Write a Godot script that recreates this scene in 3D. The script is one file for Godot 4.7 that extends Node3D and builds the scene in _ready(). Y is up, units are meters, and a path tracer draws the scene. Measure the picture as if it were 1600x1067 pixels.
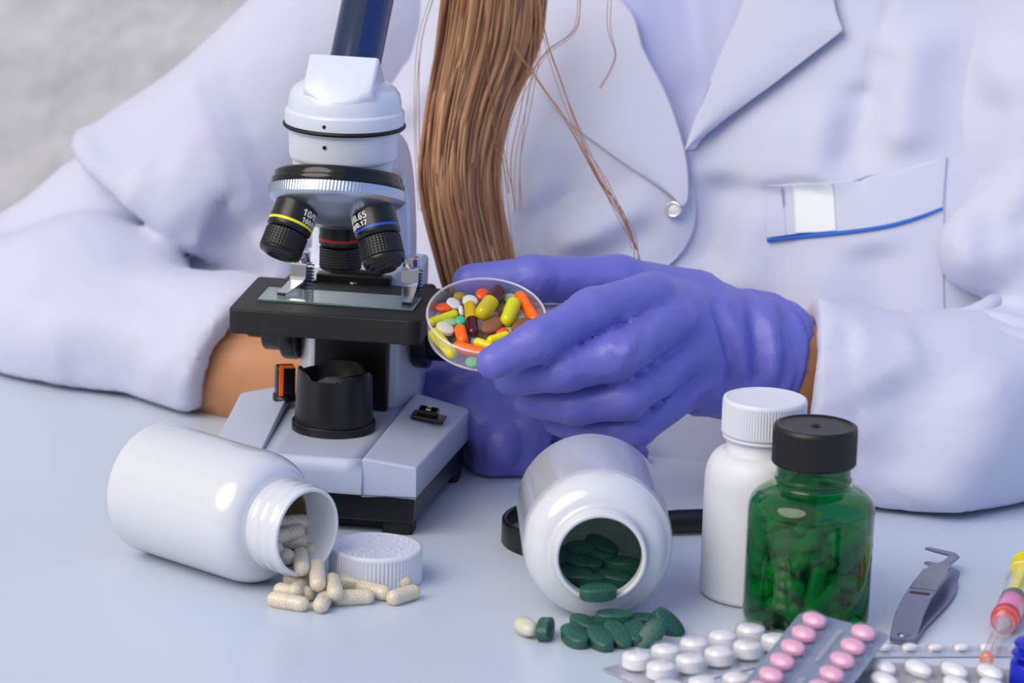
extends Node3D
# A microscope on a white table, a person in a lab coat holding a dish of pills, bottles, blister packs and tools round it.
# Units are metres; the table top is y = 0, the ground y = -0.75.

var M := {}
var used := {}
var rng := RandomNumberGenerator.new()


func _ready() -> void:
	rng.seed = 7
	# camera: a long lens looking slightly down, rolled two degrees
	var cam := Camera3D.new()
	cam.name = "camera"
	cam.position = Vector3(0, .5375, 1.8)
	cam.rotation_degrees = Vector3(-14.15, 0, 2.0)
	var at_ := CameraAttributesPhysical.new()
	at_.frustum_focal_length = 135.0
	at_.frustum_focus_distance = 1.80
	at_.exposure_aperture = 11.0
	at_.frustum_near = .05
	at_.frustum_far = 100.0
	cam.attributes = at_
	cam.fov = 10.16
	add_child(cam)
	# sky, sun behind thin haze, exposure
	var sm := ProceduralSkyMaterial.new()
	sm.sky_top_color = Color(.56, .69, .96)
	sm.sky_horizon_color = Color(.78, .86, .99)
	sm.sky_curve = .25
	sm.ground_horizon_color = Color(.66, .66, .68)
	sm.ground_bottom_color = Color(.5, .5, .52)
	sm.sky_energy_multiplier = .82
	sm.sun_angle_max = 1.0
	var env := Environment.new()
	env.background_mode = Environment.BG_SKY
	env.sky = Sky.new()
	env.sky.sky_material = sm
	env.tonemap_mode = Environment.TONE_MAPPER_LINEAR
	env.tonemap_exposure = 1.40
	env.sdfgi_enabled = true
	env.ssao_enabled = true
	env.ssil_enabled = true
	var we := WorldEnvironment.new()
	we.name = "world"
	we.environment = env
	add_child(we)
	var sun := DirectionalLight3D.new()
	sun.name = "sun"
	sun.light_color = Color(1.0, .96, .92)
	sun.light_energy = .52
	sun.light_angular_distance = 48.0
	sun.shadow_enabled = true
	add_child(sun)
	sun.look_at_from_position(Vector3(-1.1, 1.25, 1.0), Vector3.ZERO)
	materials()
	setting()
	microscope()
	person()
	bottles()
	tools()
	dish_and_pills()
	loose_pills()
	blister_packs()


func materials() -> void:
	M.white_paint = mat(Color(.84, .87, .93), .28)
	M.white_paint.clearcoat_enabled = true
	M.white_paint.clearcoat = .4
	M.white_paint.clearcoat_roughness = .12
	M.grey_paint = grain(mat(Color(.72, .76, .85), .38), .06, 60.0, .06)
	M.black_gloss = mat(Color(.018, .018, .022), .16)
	M.black_satin = mat(Color(.034, .034, .042), .32)
	M.black_grained = grain(mat(Color(.05, .048, .05), .5), .09, 110.0, .5)
	M.black_rubber = mat(Color(.03, .03, .035), .55)
	M.chrome = mat(Color(.84, .84, .86), .18, 1.0)
	M.satin_metal = mat(Color(.76, .79, .84), .34, 1.0)
	M.dark_chrome = mat(Color(.26, .31, .44), .14, .9)
	M.steel = grain(mat(Color(.56, .57, .66), .36, .9), .08, 90.0, .05)
	M.orange = mat(Color(1.0, .43, .05), .4)
	M.yellow_line = mat(Color(.9, .88, .02), .35)
	M.red_line = mat(Color(.75, .07, .14), .35)
	M.blue_line = mat(Color(.05, .3, .72), .35)
	M.white_print = mat(Color(.88, .88, .88), .5)
	M.lens = mat(Color(.45, .47, .5), .12)
	M.glass = pane(Color(.85, .95, .93), .12)
	M.glass_edge = pane(Color(.32, .6, .55), .6)
	M.bottle_white = mat(Color(.875, .895, .93), .2)
	M.bottle_white.clearcoat_enabled = true
	M.bottle_white.clearcoat = .6
	M.bottle_white.clearcoat_roughness = .08
	M.bottle_white.backlight_enabled = true
	M.bottle_white.backlight = Color(.55, .55, .55)
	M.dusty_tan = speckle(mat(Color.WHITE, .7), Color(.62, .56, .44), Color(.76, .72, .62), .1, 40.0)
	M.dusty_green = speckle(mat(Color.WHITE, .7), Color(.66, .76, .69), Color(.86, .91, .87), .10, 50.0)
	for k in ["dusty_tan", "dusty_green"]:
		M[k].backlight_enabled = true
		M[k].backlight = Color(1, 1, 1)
	M.bottle_matte = grain(mat(Color(.84, .86, .90), .42), .07, 40.0, .05)
	M.cap_white = mat(Color(.84, .86, .91), .38)
	M.cap_black = mat(Color(.035, .034, .038), .42)
	M.green_plastic = mat(Color(.01, .52, .22, .04), .06)
	M.green_plastic.refraction_enabled = true
	M.green_plastic.refraction_scale = .006
	M.green_plastic.clearcoat_enabled = true
	M.green_plastic.clearcoat = 1.0
	M.green_plastic.clearcoat_roughness = .05
	M.film = pane(Color(.85, .86, .92), .14, .1)
	M.rim_clear = pane(Color(.95, .95, .98), .35, .08)
	M.clear = pane(Color(.95, .95, .98), .05)
	M.coat = grain(mat(Color(.775, .792, .878), .85), .16, 220.0, .22, 2, 3)
	M.coat.rim_enabled = true
	M.coat.rim = .3
	M.coat_label = mat(Color(.88, .91, .93), .6)
	M.piping = mat(Color(.10, .40, .78), .6)
	M.blouse = grain(mat(Color(.72, .74, .89), .85), .16, 200.0, .2, 2, 9)
	M.glove = grain(mat(Color(.405, .415, .765), .42), .05, 70.0, .12, 3, 4)
	M.glove.rim_enabled = true
	M.glove.rim = .25
	M.skin = grain(mat(Color(.72, .51, .36), .5), .08, 60.0, .15)
	M.skin.subsurf_scatter_enabled = true
	M.skin.subsurf_scatter_strength = .15
	M.hair_dark = mat(Color(.40, .25, .155), .42)
	M.hair_a = mat(Color(.52, .34, .22), .36)
	M.hair_b = mat(Color(.66, .46, .31), .34)
	M.hair_c = mat(Color(.76, .57, .39), .38)
	M.table = grain(mat(Color(.775, .82, .88), .3), .05, 30.0, .04)
	M.beige = speckle(mat(Color.WHITE, .32), Color(.38, .30, .20), Color(.90, .865, .78), .075, 100.0, .27, .38, 3)
	M.filling = mat(Color(.66, .66, .54), .45)
	M.green_pill = speckle(mat(Color.WHITE, .42), Color(.10, .28, .24), Color(.17, .39, .34), .06, 60.0)
	M.cream_pill = mat(Color(.80, .80, .72), .3)
	M.blue_plastic = mat(Color(.02, .10, .72), .35)
	M.slot_brown = mat(Color(.20, .11, .09), .5)
	M.red_plastic = mat(Color(.82, .14, .16), .35)
	M.yellow_plastic = mat(Color(.92, .86, .05), .4)
	M.pink_liquid = mat(Color(.92, .35, .66), .15)
	M.orange_clear = pane(Color(.98, .55, .25), .55, .2)
	M.grey_clear = pane(Color(.75, .76, .80), .45, .2)
	M.p_white = mat(Color(.88, .88, .86), .45)
	M.p_chalk = speckle(mat(Color.WHITE, .6), Color(.86, .80, .66), Color(.90, .89, .86), .2, 60.0)
	M.p_olive = speckle(mat(Color.WHITE, .5), Color(.62, .50, .14), Color(.72, .60, .22), .15, 70.0)
	M.p_redorange = mat(Color(.93, .34, .07), .3)
	M.p_orange = mat(Color(1.0, .43, .03), .2)
	M.p_lime = mat(Color(.84, .84, .06), .25)
	M.p_lime2 = mat(Color(.92, .86, .05), .25)
	M.p_yellow = mat(Color(.80, .66, .03), .2)
	M.p_olive2 = mat(Color(.78, .72, .05), .2)
	M.p_maroon = mat(Color(.30, .06, .11), .14)
	M.p_mint = speckle(mat(Color.WHITE, .55), Color(.60, .72, .52), Color(.68, .79, .60), .2, 60.0)
	M.p_mint2 = mat(Color(.50, .80, .58), .5)
	M.p_teal = mat(Color(.28, .72, .56), .35)
	M.p_tan = mat(Color(.62, .48, .32), .55)
	M.p_brown = speckle(mat(Color.WHITE, .6), Color(.47, .29, .17), Color(.56, .36, .22), .2, 60.0)
	M.p_pink = mat(Color(.90, .62, .70), .4)
	M.pink_pill = mat(Color(.90, .65, .78), .35)
	M.white_pill = mat(Color(.90, .90, .92), .3)
	M.violet_pill = mat(Color(.18, .20, .75), .3)
	M.foil_blue = grain(mat(Color(.46, .54, .66), .42, .35), .06, 60.0, .3)
	M.foil_silver = mat(Color(.78, .80, .85), .4, .5)
	M.foil_dark = mat(Color(.32, .40, .45), .4, .5)
	M.foil_grey = grain(mat(Color(.50, .49, .48), .35, .6), .08, 50.0, .4)
	M.film_blue = pane(Color(.62, .68, .80), .25, .12)
	M.film_pale = pane(Color(.86, .88, .93), .2, .12)
	M.wall = speckle(grain(mat(Color.WHITE, .95), .05, 1.2, .16, 5, 8), Color(.83, .845, .87), Color(.87, .88, .90), .05, 1.2, .3, .7)
	M.ground = speckle(mat(Color.WHITE, .9), Color(.42, .41, .40), Color(.52, .51, .5), .03, .8)


func setting() -> void:
	struct("wall_back", rbox(7.0, 3.6, .25, .005), M.wall, at(Vector3(0, 1.05, -1.15)))
	struct("ground", rbox(9.0, .2, 7.0, .005), M.ground, at(Vector3(0, -.85, 1.4)))
	var t := thing("table", "glossy white table top under the microscope, bottles and pills", "table", at(Vector3(0.06000, 0, 0.15500), -0.31416))
	part("table_top", slab(rrect(1.5, .56, .012), -.028, 0.0, .003), M.table, t)
	for s in [Vector2(-.7, -.24), Vector2(.7, -.24), Vector2(-.7, .24), Vector2(.7, .24)]:
		part("leg", slab(rrect(.04, .04, .006), -.75, -.028, .001), M.white_paint, t, at(Vector3(s.x, 0, s.y)))


func microscope() -> void:
	# built upright with its front on +z, then turned
	var o := thing("microscope", "white and black compound microscope with three black objectives, stage and slide clips", "microscope", at(Vector3(-.0856, 0, -.0037), -.1344))
	# base: black tray on four feet, pale cover with a recessed middle
	var tray := [Vector2(-.049, .0525), Vector2(.049, .0525), Vector2(.0565, -.056), Vector2(.03, -.086), Vector2(-.03, -.086), Vector2(-.0565, -.056)]
	var base := part("base_tray", slab(rpoly(tray, .003), .0065, .0196, .0012), M.black_satin, o)
	for s in [Vector2(-.041, .043), Vector2(.041, .043), Vector2(.048, -.05), Vector2(-.048, -.05)]:
		part("foot", slab(rrect(.0150, .0140, .0025), 0, .0075, .0006), M.black_rubber, base, at(Vector3(s.x, 0, s.y)))
	part("underside", slab(rrect(.082, .094, .004), .0006, .0075, .0004), M.black_rubber, base, at(Vector3(0, 0, -.004)))
	var cover := part("base_cover", base_middle(), M.grey_paint, o)
	for s in [-1.0, 1.0]:
		part("side_panel", base_side(s), M.grey_paint, cover)
	# illuminator with its scalloped rim and lens
	var il := part("illuminator", illuminator(), M.black_satin, o, at(Vector3(.0002, .0355, 0)))
	part("collar", lathe([Vector2(.0001, 0), Vector2(.0203, 0), Vector2(.0205, .0005), Vector2(.0205, .0046), Vector2(.02, .0051), Vector2(.0001, .0051)], 48), M.black_satin, il)
	part("lamp_lens", lathe([Vector2(.0001, .0265), Vector2(.004, .026), Vector2(.008, .0245), Vector2(.0105, .022), Vector2(.011, .018), Vector2(.0001, .018)], 32), M.lens, il)
	# rocker switch
	var sw := part("switch_frame", rbox(.0165, .002, .0115, .0006), M.black_satin, o, Transform3D(Basis(Vector3(0, 0, 1), -.12), Vector3(.0435, .0393, -.021)))
	part("rocker", rbox(.010, .004, .0075, .0009), M.black_gloss, sw, Transform3D(Basis(Vector3(1, 0, 0), .12), Vector3(-.0005, .0022, -.0005)))
	for s in [-1.0, 1.0]:
		part("switch_mark", rbox(.0022, .0002, .0006 if s < 0 else .0016, .0001), M.white_print, sw, Transform3D(Basis(Vector3(1, 0, 0), .12), Vector3(-.0005, .0043 - s * .0002, -.0005 + s * .0018)))
	# brightness knob with an orange stripe
	var kn := part("brightness_knob", rbox(.0095, .0165, .0085, .0012), M.black_satin, o, at(Vector3(-.0308, .0490, -.033), .35))
	part("knob_collar", lathe([Vector2(.0001, -.0095), Vector2(.0058, -.0095), Vector2(.006, -.009), Vector2(.006, -.0062), Vector2(.0001, -.006)], 28), M.black_satin, kn)
	part("orange_stripe", rbox(.0022, .0145, .0008, .0002), M.orange, kn, at(Vector3(-.0026, .0008, .0043)))
	part("orange_stripe", rbox(.0075, .0009, .0026, .0002), M.orange, kn, at(Vector3(.0004, .0082, .0027)))
	# arm: a broad foot, a slimmer column and the bridge that carries the head
	var arm := part("arm", arm_shape(), M.white_paint, o)
	part("dovetail", slab(rrect(.037, .010, .001), .0365, .1045, .0008), M.black_satin, arm, at(Vector3(.0015, 0, -.0405)))
	part("rack_block", slab(rrect(.026, .016, .002), .1005, .1065, .001), M.black_satin, arm, at(Vector3(.002, 0, -.047)))
	for s in [-1.0, 1.0]:
		var k := part("focus_knob", lathe([Vector2(.0001, .0), Vector2(.012, 0), Vector2(.012, .005), Vector2(.0205, .0055), Vector2(.0212, .0065), Vector2(.0212, .0125), Vector2(.0205, .0135), Vector2(.0205, .0135), Vector2(.0172, .014), Vector2(.0172, .014), Vector2(.0172, .0225), Vector2(.0165, .0235), Vector2(.0001, .0238)], 44), M.black_satin, o, Transform3D(Basis(Vector3(0, 0, 1), -s * PI / 2), Vector3(s * .0235, .0745, -.064)))
		part("fine_knob", lathe([Vector2(.0001, .0), Vector2(.0115, 0), Vector2(.0115, .008), Vector2(.0107, .009), Vector2(.0001, .0092)], 36), M.black_grained, k, at(Vector3(0, .0236, 0)))
	# stage with its slide clips
	var st := part("stage", slab(rpoly([Vector2(-.0465, .0295), Vector2(-.0445, .0325), Vector2(.0425, .0325), Vector2(.0465, .0285), Vector2(.0465, -.038), Vector2(-.0465, -.038)], .003), .0885, .1005, .0009), M.black_grained, o)
	part("stage_bracket", rbox(.034, .010, .03, .001), M.black_satin, st, at(Vector3(.002, .0836, -.024)))
	for p in [Vector3(-.018, .1005, -.034), Vector3(.033, .1005, -.035), Vector3(.002, .1005, -.036)]:
		part("screw", lathe([Vector2(.0001, .0), Vector2(.0024, 0), Vector2(.0022, .0007), Vector2(.0001, .0009)], 16), M.chrome if p.x > 0 and p.x < .01 else M.black_satin, st, at(p))
	clip(st, Vector3(-.0206, .1005, -.0185), Vector3(-.0262, .103, .0055))
	clip(st, Vector3(.0325, .1005, -.0215), Vector3(.0357, .103, .008))
	# head
	var hd := part("head_drum", lathe([Vector2(.0001, .150), Vector2(.019, .150), Vector2(.0215, .155), Vector2(.0238, .163), Vector2(.0246, .1705), Vector2(.0246, .1705), Vector2(.0252, .1708), Vector2(.0252, .1708), Vector2(.0258, .1712), Vector2(.0262, .173), Vector2(.0266, .1845), Vector2(.0266, .1845), Vector2(.028, .185), Vector2(.028, .1862), Vector2(.0001, .1862)], 56), M.white_paint, o, at(Vector3(.002, 0, 0)))
	part("rubber_ring", lathe(ring_profile(.0284, .1869, .0011), 56), M.black_rubber, hd)
	part("eyepiece_housing", lathe([Vector2(.0001, .1872), Vector2(.0283, .1872), Vector2(.0286, .188), Vector2(.0286, .1935), Vector2(.028, .1945), Vector2(.0272, .195), Vector2(.0272, .195), Vector2(.027, .1985), Vector2(.0262, .2022), Vector2(.0243, .2050), Vector2(.0205, .2074), Vector2(.013, .2090), Vector2(.0001, .2094)], 56), M.white_paint, hd)
	for y in [.1803, .1905]:
		part("set_screw", lathe([Vector2(.0001, 0), Vector2(.0009, 0), Vector2(.0009, .0006), Vector2(.0001, .0006)], 12), M.black_rubber, hd, Transform3D(Basis(Vector3(1, 0, 0), PI / 2), Vector3(-.0045, y, .0262 if y < .185 else .0279)))
	var turn := Basis(Vector3.UP, -.03) * Basis(Vector3(1, 0, 0), -PI / 4)
	var tilt := Transform3D(turn, Vector3(.0025, .2035, .0265))   # local y runs up and back along the tube
	part("tube_holder", tube_holder(), M.white_paint, hd, Transform3D(Basis(Vector3.UP, -.03), Vector3(.001, 0, 0)))
	var tb := part("eyepiece_tube", lathe([Vector2(.0001, .02), Vector2(.0124, .02), Vector2(.0124, .125), Vector2(.0001, .125)], 40), M.dark_chrome, hd, tilt.translated_local(Vector3(-.0005, .0, -.0158)))
	part("eyepiece", lathe([Vector2(.0001, .125), Vector2(.0142, .125), Vector2(.0146, .126), Vector2(.0146, .142), Vector2(.013, .145), Vector2(.0001, .1435)], 36), M.black_satin, tb)
	turret(o)


func tube_holder() -> MB:
	# a sloping block whose flat front face meets the round drum below it; sections run across x
	var rings := []
	for q in [[-.0168, .0012], [-.0164, .0004], [-.0156, 0.0], [-.0156, 0.0], [-.010, 0.0], [-.005, 0.0], [0.0, 0.0], [.005, 0.0], [.010, 0.0], [.0156, 0.0], [.0156, 0.0], [.0164, .0004], [.0168, .0012]]:
		var x: float = q[0]
		var c: float = q[1]
		var zl := sqrt(.0268 ** 2 - x * x)
		var d := .2302 - c * 1.41
		var p := PackedVector3Array()
		for w in [[d - zl, zl], [.2208 - c, d - .2208 + c], [.2213 - c, d - .2208 + c - .0011], [.2213 - c, d - .2208 + c - .0011], [.203, -.013], [.196, -.004], [.190, zl * .8], [d - zl - .004, zl - .001]]:
			p.append(Vector3(x, w[0], w[1]))
		rings.append(p)
	return loft(rings)


func base_middle() -> MB:
	# front face, gently sloping top: an outline with a flat middle
	var rings := []
	for q in [Vector2(.0545, 0), Vector2(.0556, .6), Vector2(.055, 1.0), Vector2(.05, 1.0), Vector2(.05, 1.0), Vector2(-.082, 1.0), Vector2(-.0845, .5), Vector2(-.085, 0)]:
		var p := PackedVector3Array()
		var w := lerpf(.0245, .031, clampf((.055 - q.x) / .11, 0, 1))
		for k in 7:
			var x := lerpf(-w, w, k / 6.0)
			p.append(Vector3(x, lerpf(.0196, .0362, q.y), q.x))
		for k in 7:
			p.append(Vector3(lerpf(w, -w, k / 6.0), .0196, q.x))
		rings.append(p)
	return loft(rings)


func base_side(s: float) -> MB:
	# one flank of the cover: its inner edge stands above the middle, its outer edge is low
	var rings := []
	for q in [[.0542, 0.0], [.055, .93], [.0542, .985], [.0525, 1.0], [.0525, 1.0], [-.052, 1.0], [-.056, 1.0], [-.0575, .95], [-.0582, .0]]:
		var z: float = q[0]
		var t := clampf((.055 - z) / .11, 0, 1)
		var a := Vector2(lerpf(.0242, .0308, t), lerpf(.0196, lerpf(.0378, .0416, t), q[1]))
		var b := Vector2(lerpf(.0500, .0582, t), lerpf(.0196, lerpf(.0342, .0352, t), q[1]))
		var zo := z - .0022 if z > 0 else z
		var p := PackedVector3Array()
		for w in [[a.x, .0196, z], [a.x, a.y - .001, z], [a.x, a.y - .001, z], [a.x + .0004, a.y - .0003, z], [a.x + .001, a.y, z], [lerpf(a.x, b.x, .96), lerpf(a.y, b.y, .96), lerpf(z, zo, .96)], [b.x - .0003, b.y - .0004, zo], [b.x, b.y - .001, zo], [b.x, b.y - .001, zo], [b.x + .0003, .0196, zo]]:
			p.append(Vector3(w[0] * s, w[1], w[2]))
		rings.append(p)
	return loft(rings)


func illuminator() -> MB:
	var rings := []
	for q in [Vector2(.0192, .0045), Vector2(.0182, .028), Vector2(.0181, 1.0), Vector2(.0176, 1.02), Vector2(.0168, 1.02), Vector2(.0163, 1.0), Vector2(.0158, .022), Vector2(.0135, .0205), Vector2(.0001, .0205)]:
		var p := PackedVector3Array()
		for i in 64:
			var a := TAU * i / 64
			var dip := 0.0
			for c in [PI / 2 + .1, PI / 2 + .1 + TAU / 3, PI / 2 + .1 - TAU / 3]:
				dip = maxf(dip, smoothstep(.62, .28, absf(angle_difference(a, c))))
			var y: float = q.y if q.y < .5 else .0306 - .0034 * dip + (q.y - 1.0) * .02
			p.append(Vector3(q.x * cos(a), y, q.x * sin(a)))
		rings.append(p)
	return loft(rings, true, true, false)


func arm_shape() -> MB:
	var b := MB.new()
	# broad foot: narrower in front than behind
	var foot := rpoly([Vector2(-.0205, -.0415), Vector2(.0235, -.0415), Vector2(.0325, -.062), Vector2(.0325, -.080), Vector2(-.0295, -.080), Vector2(-.0295, -.062)], .004)
	b.join(slab(foot, .0355, .108, .0025))
	# column and bridge: a bent bar swept upwards and forwards
	var path := curve(PackedVector3Array([Vector3(.0015, .085, -.064), Vector3(.0015, .120, -.066), Vector3(.0015, .145, -.062), Vector3(.002, .163, -.045), Vector3(.002, .168, -.02), Vector3(.002, .168, 0)]), 5)
	var rings := []
	for i in path.size():
		var t := (path[mini(i + 1, path.size() - 1)] - path[maxi(i - 1, 0)]).normalized()
		var up := Vector3.RIGHT.cross(t)
		var p := PackedVector3Array()
		var f := float(i) / path.size()
		for q in rrect(lerpf(.052, .040, f), lerpf(.030, .020, f), .006, 4):
			p.append(path[i] + Vector3.RIGHT * q.x + up * q.y)
		rings.append(p)
	return b.join(loft(rings).outward())


func ring_profile(r: float, y: float, t: float) -> Array:
	var p := []
	for i in 13:
		p.append(Vector2(r + t * cos(TAU * i / 12), y + t * sin(TAU * i / 12)))
	return p


func clip(stage: Node3D, foot: Vector3, tip: Vector3) -> void:
	var post := part("clip_post", lathe([Vector2(.0001, 0), Vector2(.0026, 0), Vector2(.0026, .0125), Vector2(.0026, .0125), Vector2(.0040, .0128), Vector2(.0040, .0182), Vector2(.0036, .0186), Vector2(.0001, .0186)], 24), M.chrome, stage, at(foot))
	# spring behind the post
	var coil := PackedVector3Array()
	for i in 61:
		var a := TAU * i / 10
		coil.append(Vector3(.0031 * cos(a) + .0024, .002 + i * .00016, .0031 * sin(a) - .0012))
	part("spring", tube(coil, PackedFloat32Array([.00045]), 6), M.dark_chrome, post)
	# blade: a bent strip that runs from the post down to the slide
	var d := tip - foot
	var yaw := atan2(d.x, d.z)
	var far := Vector2(d.x, d.z).length()
	var rings := []
	for q in [[-.003, .0128, .0042], [.0035, .0128, .0042], [.0042, .0122, .0042], [.0046, .0062, .0041], [.0062, .0048, .0036], [far - .003, .0021, .0026], [far, .0026, .0022]]:
		rings.append(PackedVector3Array([Vector3(-q[2], q[1], q[0]), Vector3(q[2], q[1], q[0]), Vector3(q[2], q[1] + .0006, q[0] + .0004), Vector3(-q[2], q[1] + .0006, q[0] + .0004)]))
	var creased := []
	for r in rings:
		creased.append(r)
		creased.append(r)
	var bl := part("clip_blade", loft(creased), M.chrome, post, Transform3D(Basis(Vector3.UP, yaw)))
	part("clip_pad", rbox(.0042, .0009, .0016, .0003), M.black_rubber, bl, at(Vector3(0, .0019, far - .0006)))


func turret(o: Node3D) -> void:
	# local y is the turret's axis pointing up and back; z is its front
	var a := deg_to_rad(19.0)
	var t := part("turret_disc", lathe([Vector2(.0001, .0035), Vector2(.0315, .0035), Vector2(.0318, .0042), Vector2(.0318, .0062), Vector2(.0308, .0068), Vector2(.0308, .0068), Vector2(.0305, .0095), Vector2(.029, .0108), Vector2(.02, .0115), Vector2(.0001, .0115)], 64), M.black_gloss, o, Transform3D(Basis(Vector3(1, 0, 0), -a) * Basis(Vector3(0, 0, 1), .015), Vector3(.0026, .1560, .0185)))
	var rings := []
	for q in [Vector2(.0312, .0035), Vector2(.0325, .0031), Vector2(.0325, -.0016), Vector2(.0325, -.0016), Vector2(.0321, -.0022), Vector2(.0308, -.0040), Vector2(.0255, -.0070), Vector2(.017, -.0110), Vector2(.0115, -.0150), Vector2(.0001, -.0158)]:
		var p := PackedVector3Array()
		for i in 360:
			var r: float = q.x + (.0003 if i % 3 == 0 and q.x > .0322 else 0.0)
			p.append(Vector3(r * cos(TAU * i / 360), q.y, r * sin(TAU * i / 360)))
		rings.append(p)
	part("knurled_ring", loft(rings, true, true, false), M.satin_metal, t)
	for k in 3:
		var phi: float = deg_to_rad([92.0, -22.0, 218.0][k])
		# in turret axes: down is -y, e2 (which points back) is -z
		var away := Vector3(cos(phi), 0, -sin(phi))
		var d := (Vector3.DOWN * cos(a) + away * sin(a)).normalized()
		var s: float = [.0006, .0, .0][k]
		var prof := [Vector2(.0001, -.004), Vector2(.0096, -.004), Vector2(.0102, .004), Vector2(.0106, .006), Vector2(.0107, .0175 + s), Vector2(.0107, .0175 + s), Vector2(.0107, .0187 + s), Vector2(.0107, .0187 + s), Vector2(.0107, .0205 + s), Vector2(.0100, .021 + s), Vector2(.0096, .0225 + s), Vector2(.0001, .0225 + s)]
		var ob := part("objective", lathe(prof, 40), M.black_satin, t, Transform3D(axis_to(d), Vector3(0, .0002, 0) + away * .0178))
		part("colour_band", lathe([Vector2(.0106, .0174 + s), Vector2(.01085, .0175 + s), Vector2(.01085, .0187 + s), Vector2(.0106, .0188 + s)], 40), M[["red_line", "blue_line", "yellow_line"][k]], ob)
		part("knurled_grip", grip(.0222 + s, .0318 + s), M.black_satin, ob)
		var tip := [Vector2(.0001, .0315 + s), Vector2(.0101, .0315 + s), Vector2(.0103, .0325 + s), Vector2(.0101, .0338 + s), Vector2(.0095, .035 + s), Vector2(.0095, .035 + s), Vector2(.0078, .0354 + s), Vector2(.0076, .0365 + s), Vector2(.0076, .0365 + s), Vector2(.0055, .037 + s), Vector2(.005, .0382 + s), Vector2(.005, .0382 + s), Vector2(.0028, .0384 + s), Vector2(.0024, .0378 + s), Vector2(.0001, .0376 + s)]
		if k == 0:
			tip = [Vector2(.0001, .0315 + s), Vector2(.0101, .0315 + s), Vector2(.0102, .0325 + s), Vector2(.0095, .0332 + s), Vector2(.0001, .0332 + s)]
		elif k == 2:
			tip = [Vector2(.0001, .0315), Vector2(.0101, .0315), Vector2(.0102, .0322), Vector2(.0096, .0332), Vector2(.0096, .0332), Vector2(.0075, .0336), Vector2(.007, .0343), Vector2(.0045, .0346), Vector2(.0001, .0342)]
		part("objective_tip", lathe(tip, 36), M.black_satin, ob)
		# lettering round the barrel
		var front := ob.basis.inverse() * (t.basis.inverse() * Vector3(-.13, .2, .97))
		var mid := atan2(front.z, front.x)
		if k == 1:
			letters("40/0.65", .0034, .0118 + s, mid - .72, .01075, ob)
			letters("160/0.17", .0026, .0155 + s, mid - .70, .01075, ob)
		elif k == 2:
			letters("10/0.25", .0034, .0122 + s, mid + 1.35, .01075, ob)
			letters("160/0.17", .0026, .0158 + s, mid + 1.35, .01075, ob)
		else:
			letters("4/0.10", .0032, .0150, mid - 1.5, .01075, ob)


func grip(y0: float, y1: float) -> MB:
	# rows of raised pads cut by rings and flutes
	var rings := []
	var rows := 7
	for k in rows * 3 + 1:
		var y := lerpf(y0, y1, float(k) / (rows * 3))
		var low := k % 3 == 0
		var p := PackedVector3Array()
		for i in 120:
			var r := .0098 if low or i % 3 == 0 else .01035
			p.append(Vector3(r * cos(TAU * i / 120), y, r * sin(TAU * i / 120)))
		rings.append(p)
	return loft(rings)


func letters(s: String, size: float, y: float, mid: float, r: float, parent: Node3D) -> void:
	# lettering wrapped round a barrel whose tip is at +y: upright with the tip down
	var tm := TextMesh.new()
	var f := SystemFont.new()
	f.font_names = PackedStringArray(["Droid Sans"])
	f.font_weight = 700
	tm.font = f
	tm.text = s
	tm.font_size = 32
	tm.pixel_size = size / 24.0
	tm.depth = .0003
	var a := tm.get_mesh_arrays()
	var v: PackedVector3Array = a[Mesh.ARRAY_VERTEX]
	var n: PackedVector3Array = a[Mesh.ARRAY_NORMAL]
	for i in v.size():
		var an := mid + v[i].x / r
		v[i] = Vector3((r + v[i].z) * cos(an), y - v[i].y, (r + v[i].z) * sin(an))
		n[i] = Vector3(cos(an), 0, sin(an))
	a[Mesh.ARRAY_VERTEX] = v
	a[Mesh.ARRAY_NORMAL] = n
	a[Mesh.ARRAY_TANGENT] = null
	var m := ArrayMesh.new()
	m.add_surface_from_arrays(Mesh.PRIMITIVE_TRIANGLES, a)
	part("lettering", m, M.white_print, parent)


const COAT_AT := Vector3(.095, 0, -.095)
const COAT_YAW := -.314159


func front(s: float, y: float) -> float:
	# how far the coat's front stands forward, s across and y up, in the torso's own axes
	var q := clampf((s + .03) / .25, -.995, .995)
	var lean := -.45 * y if y > 0.0 else -.05 * y
	return .12 * (sqrt(1.0 - q * q) - 1.0) + lean + .022 * exp(-((y - .12) / .07) ** 2) * (exp(-((s - .1) / .07) ** 2) + exp(-((s + .09) / .07) ** 2))


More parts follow.
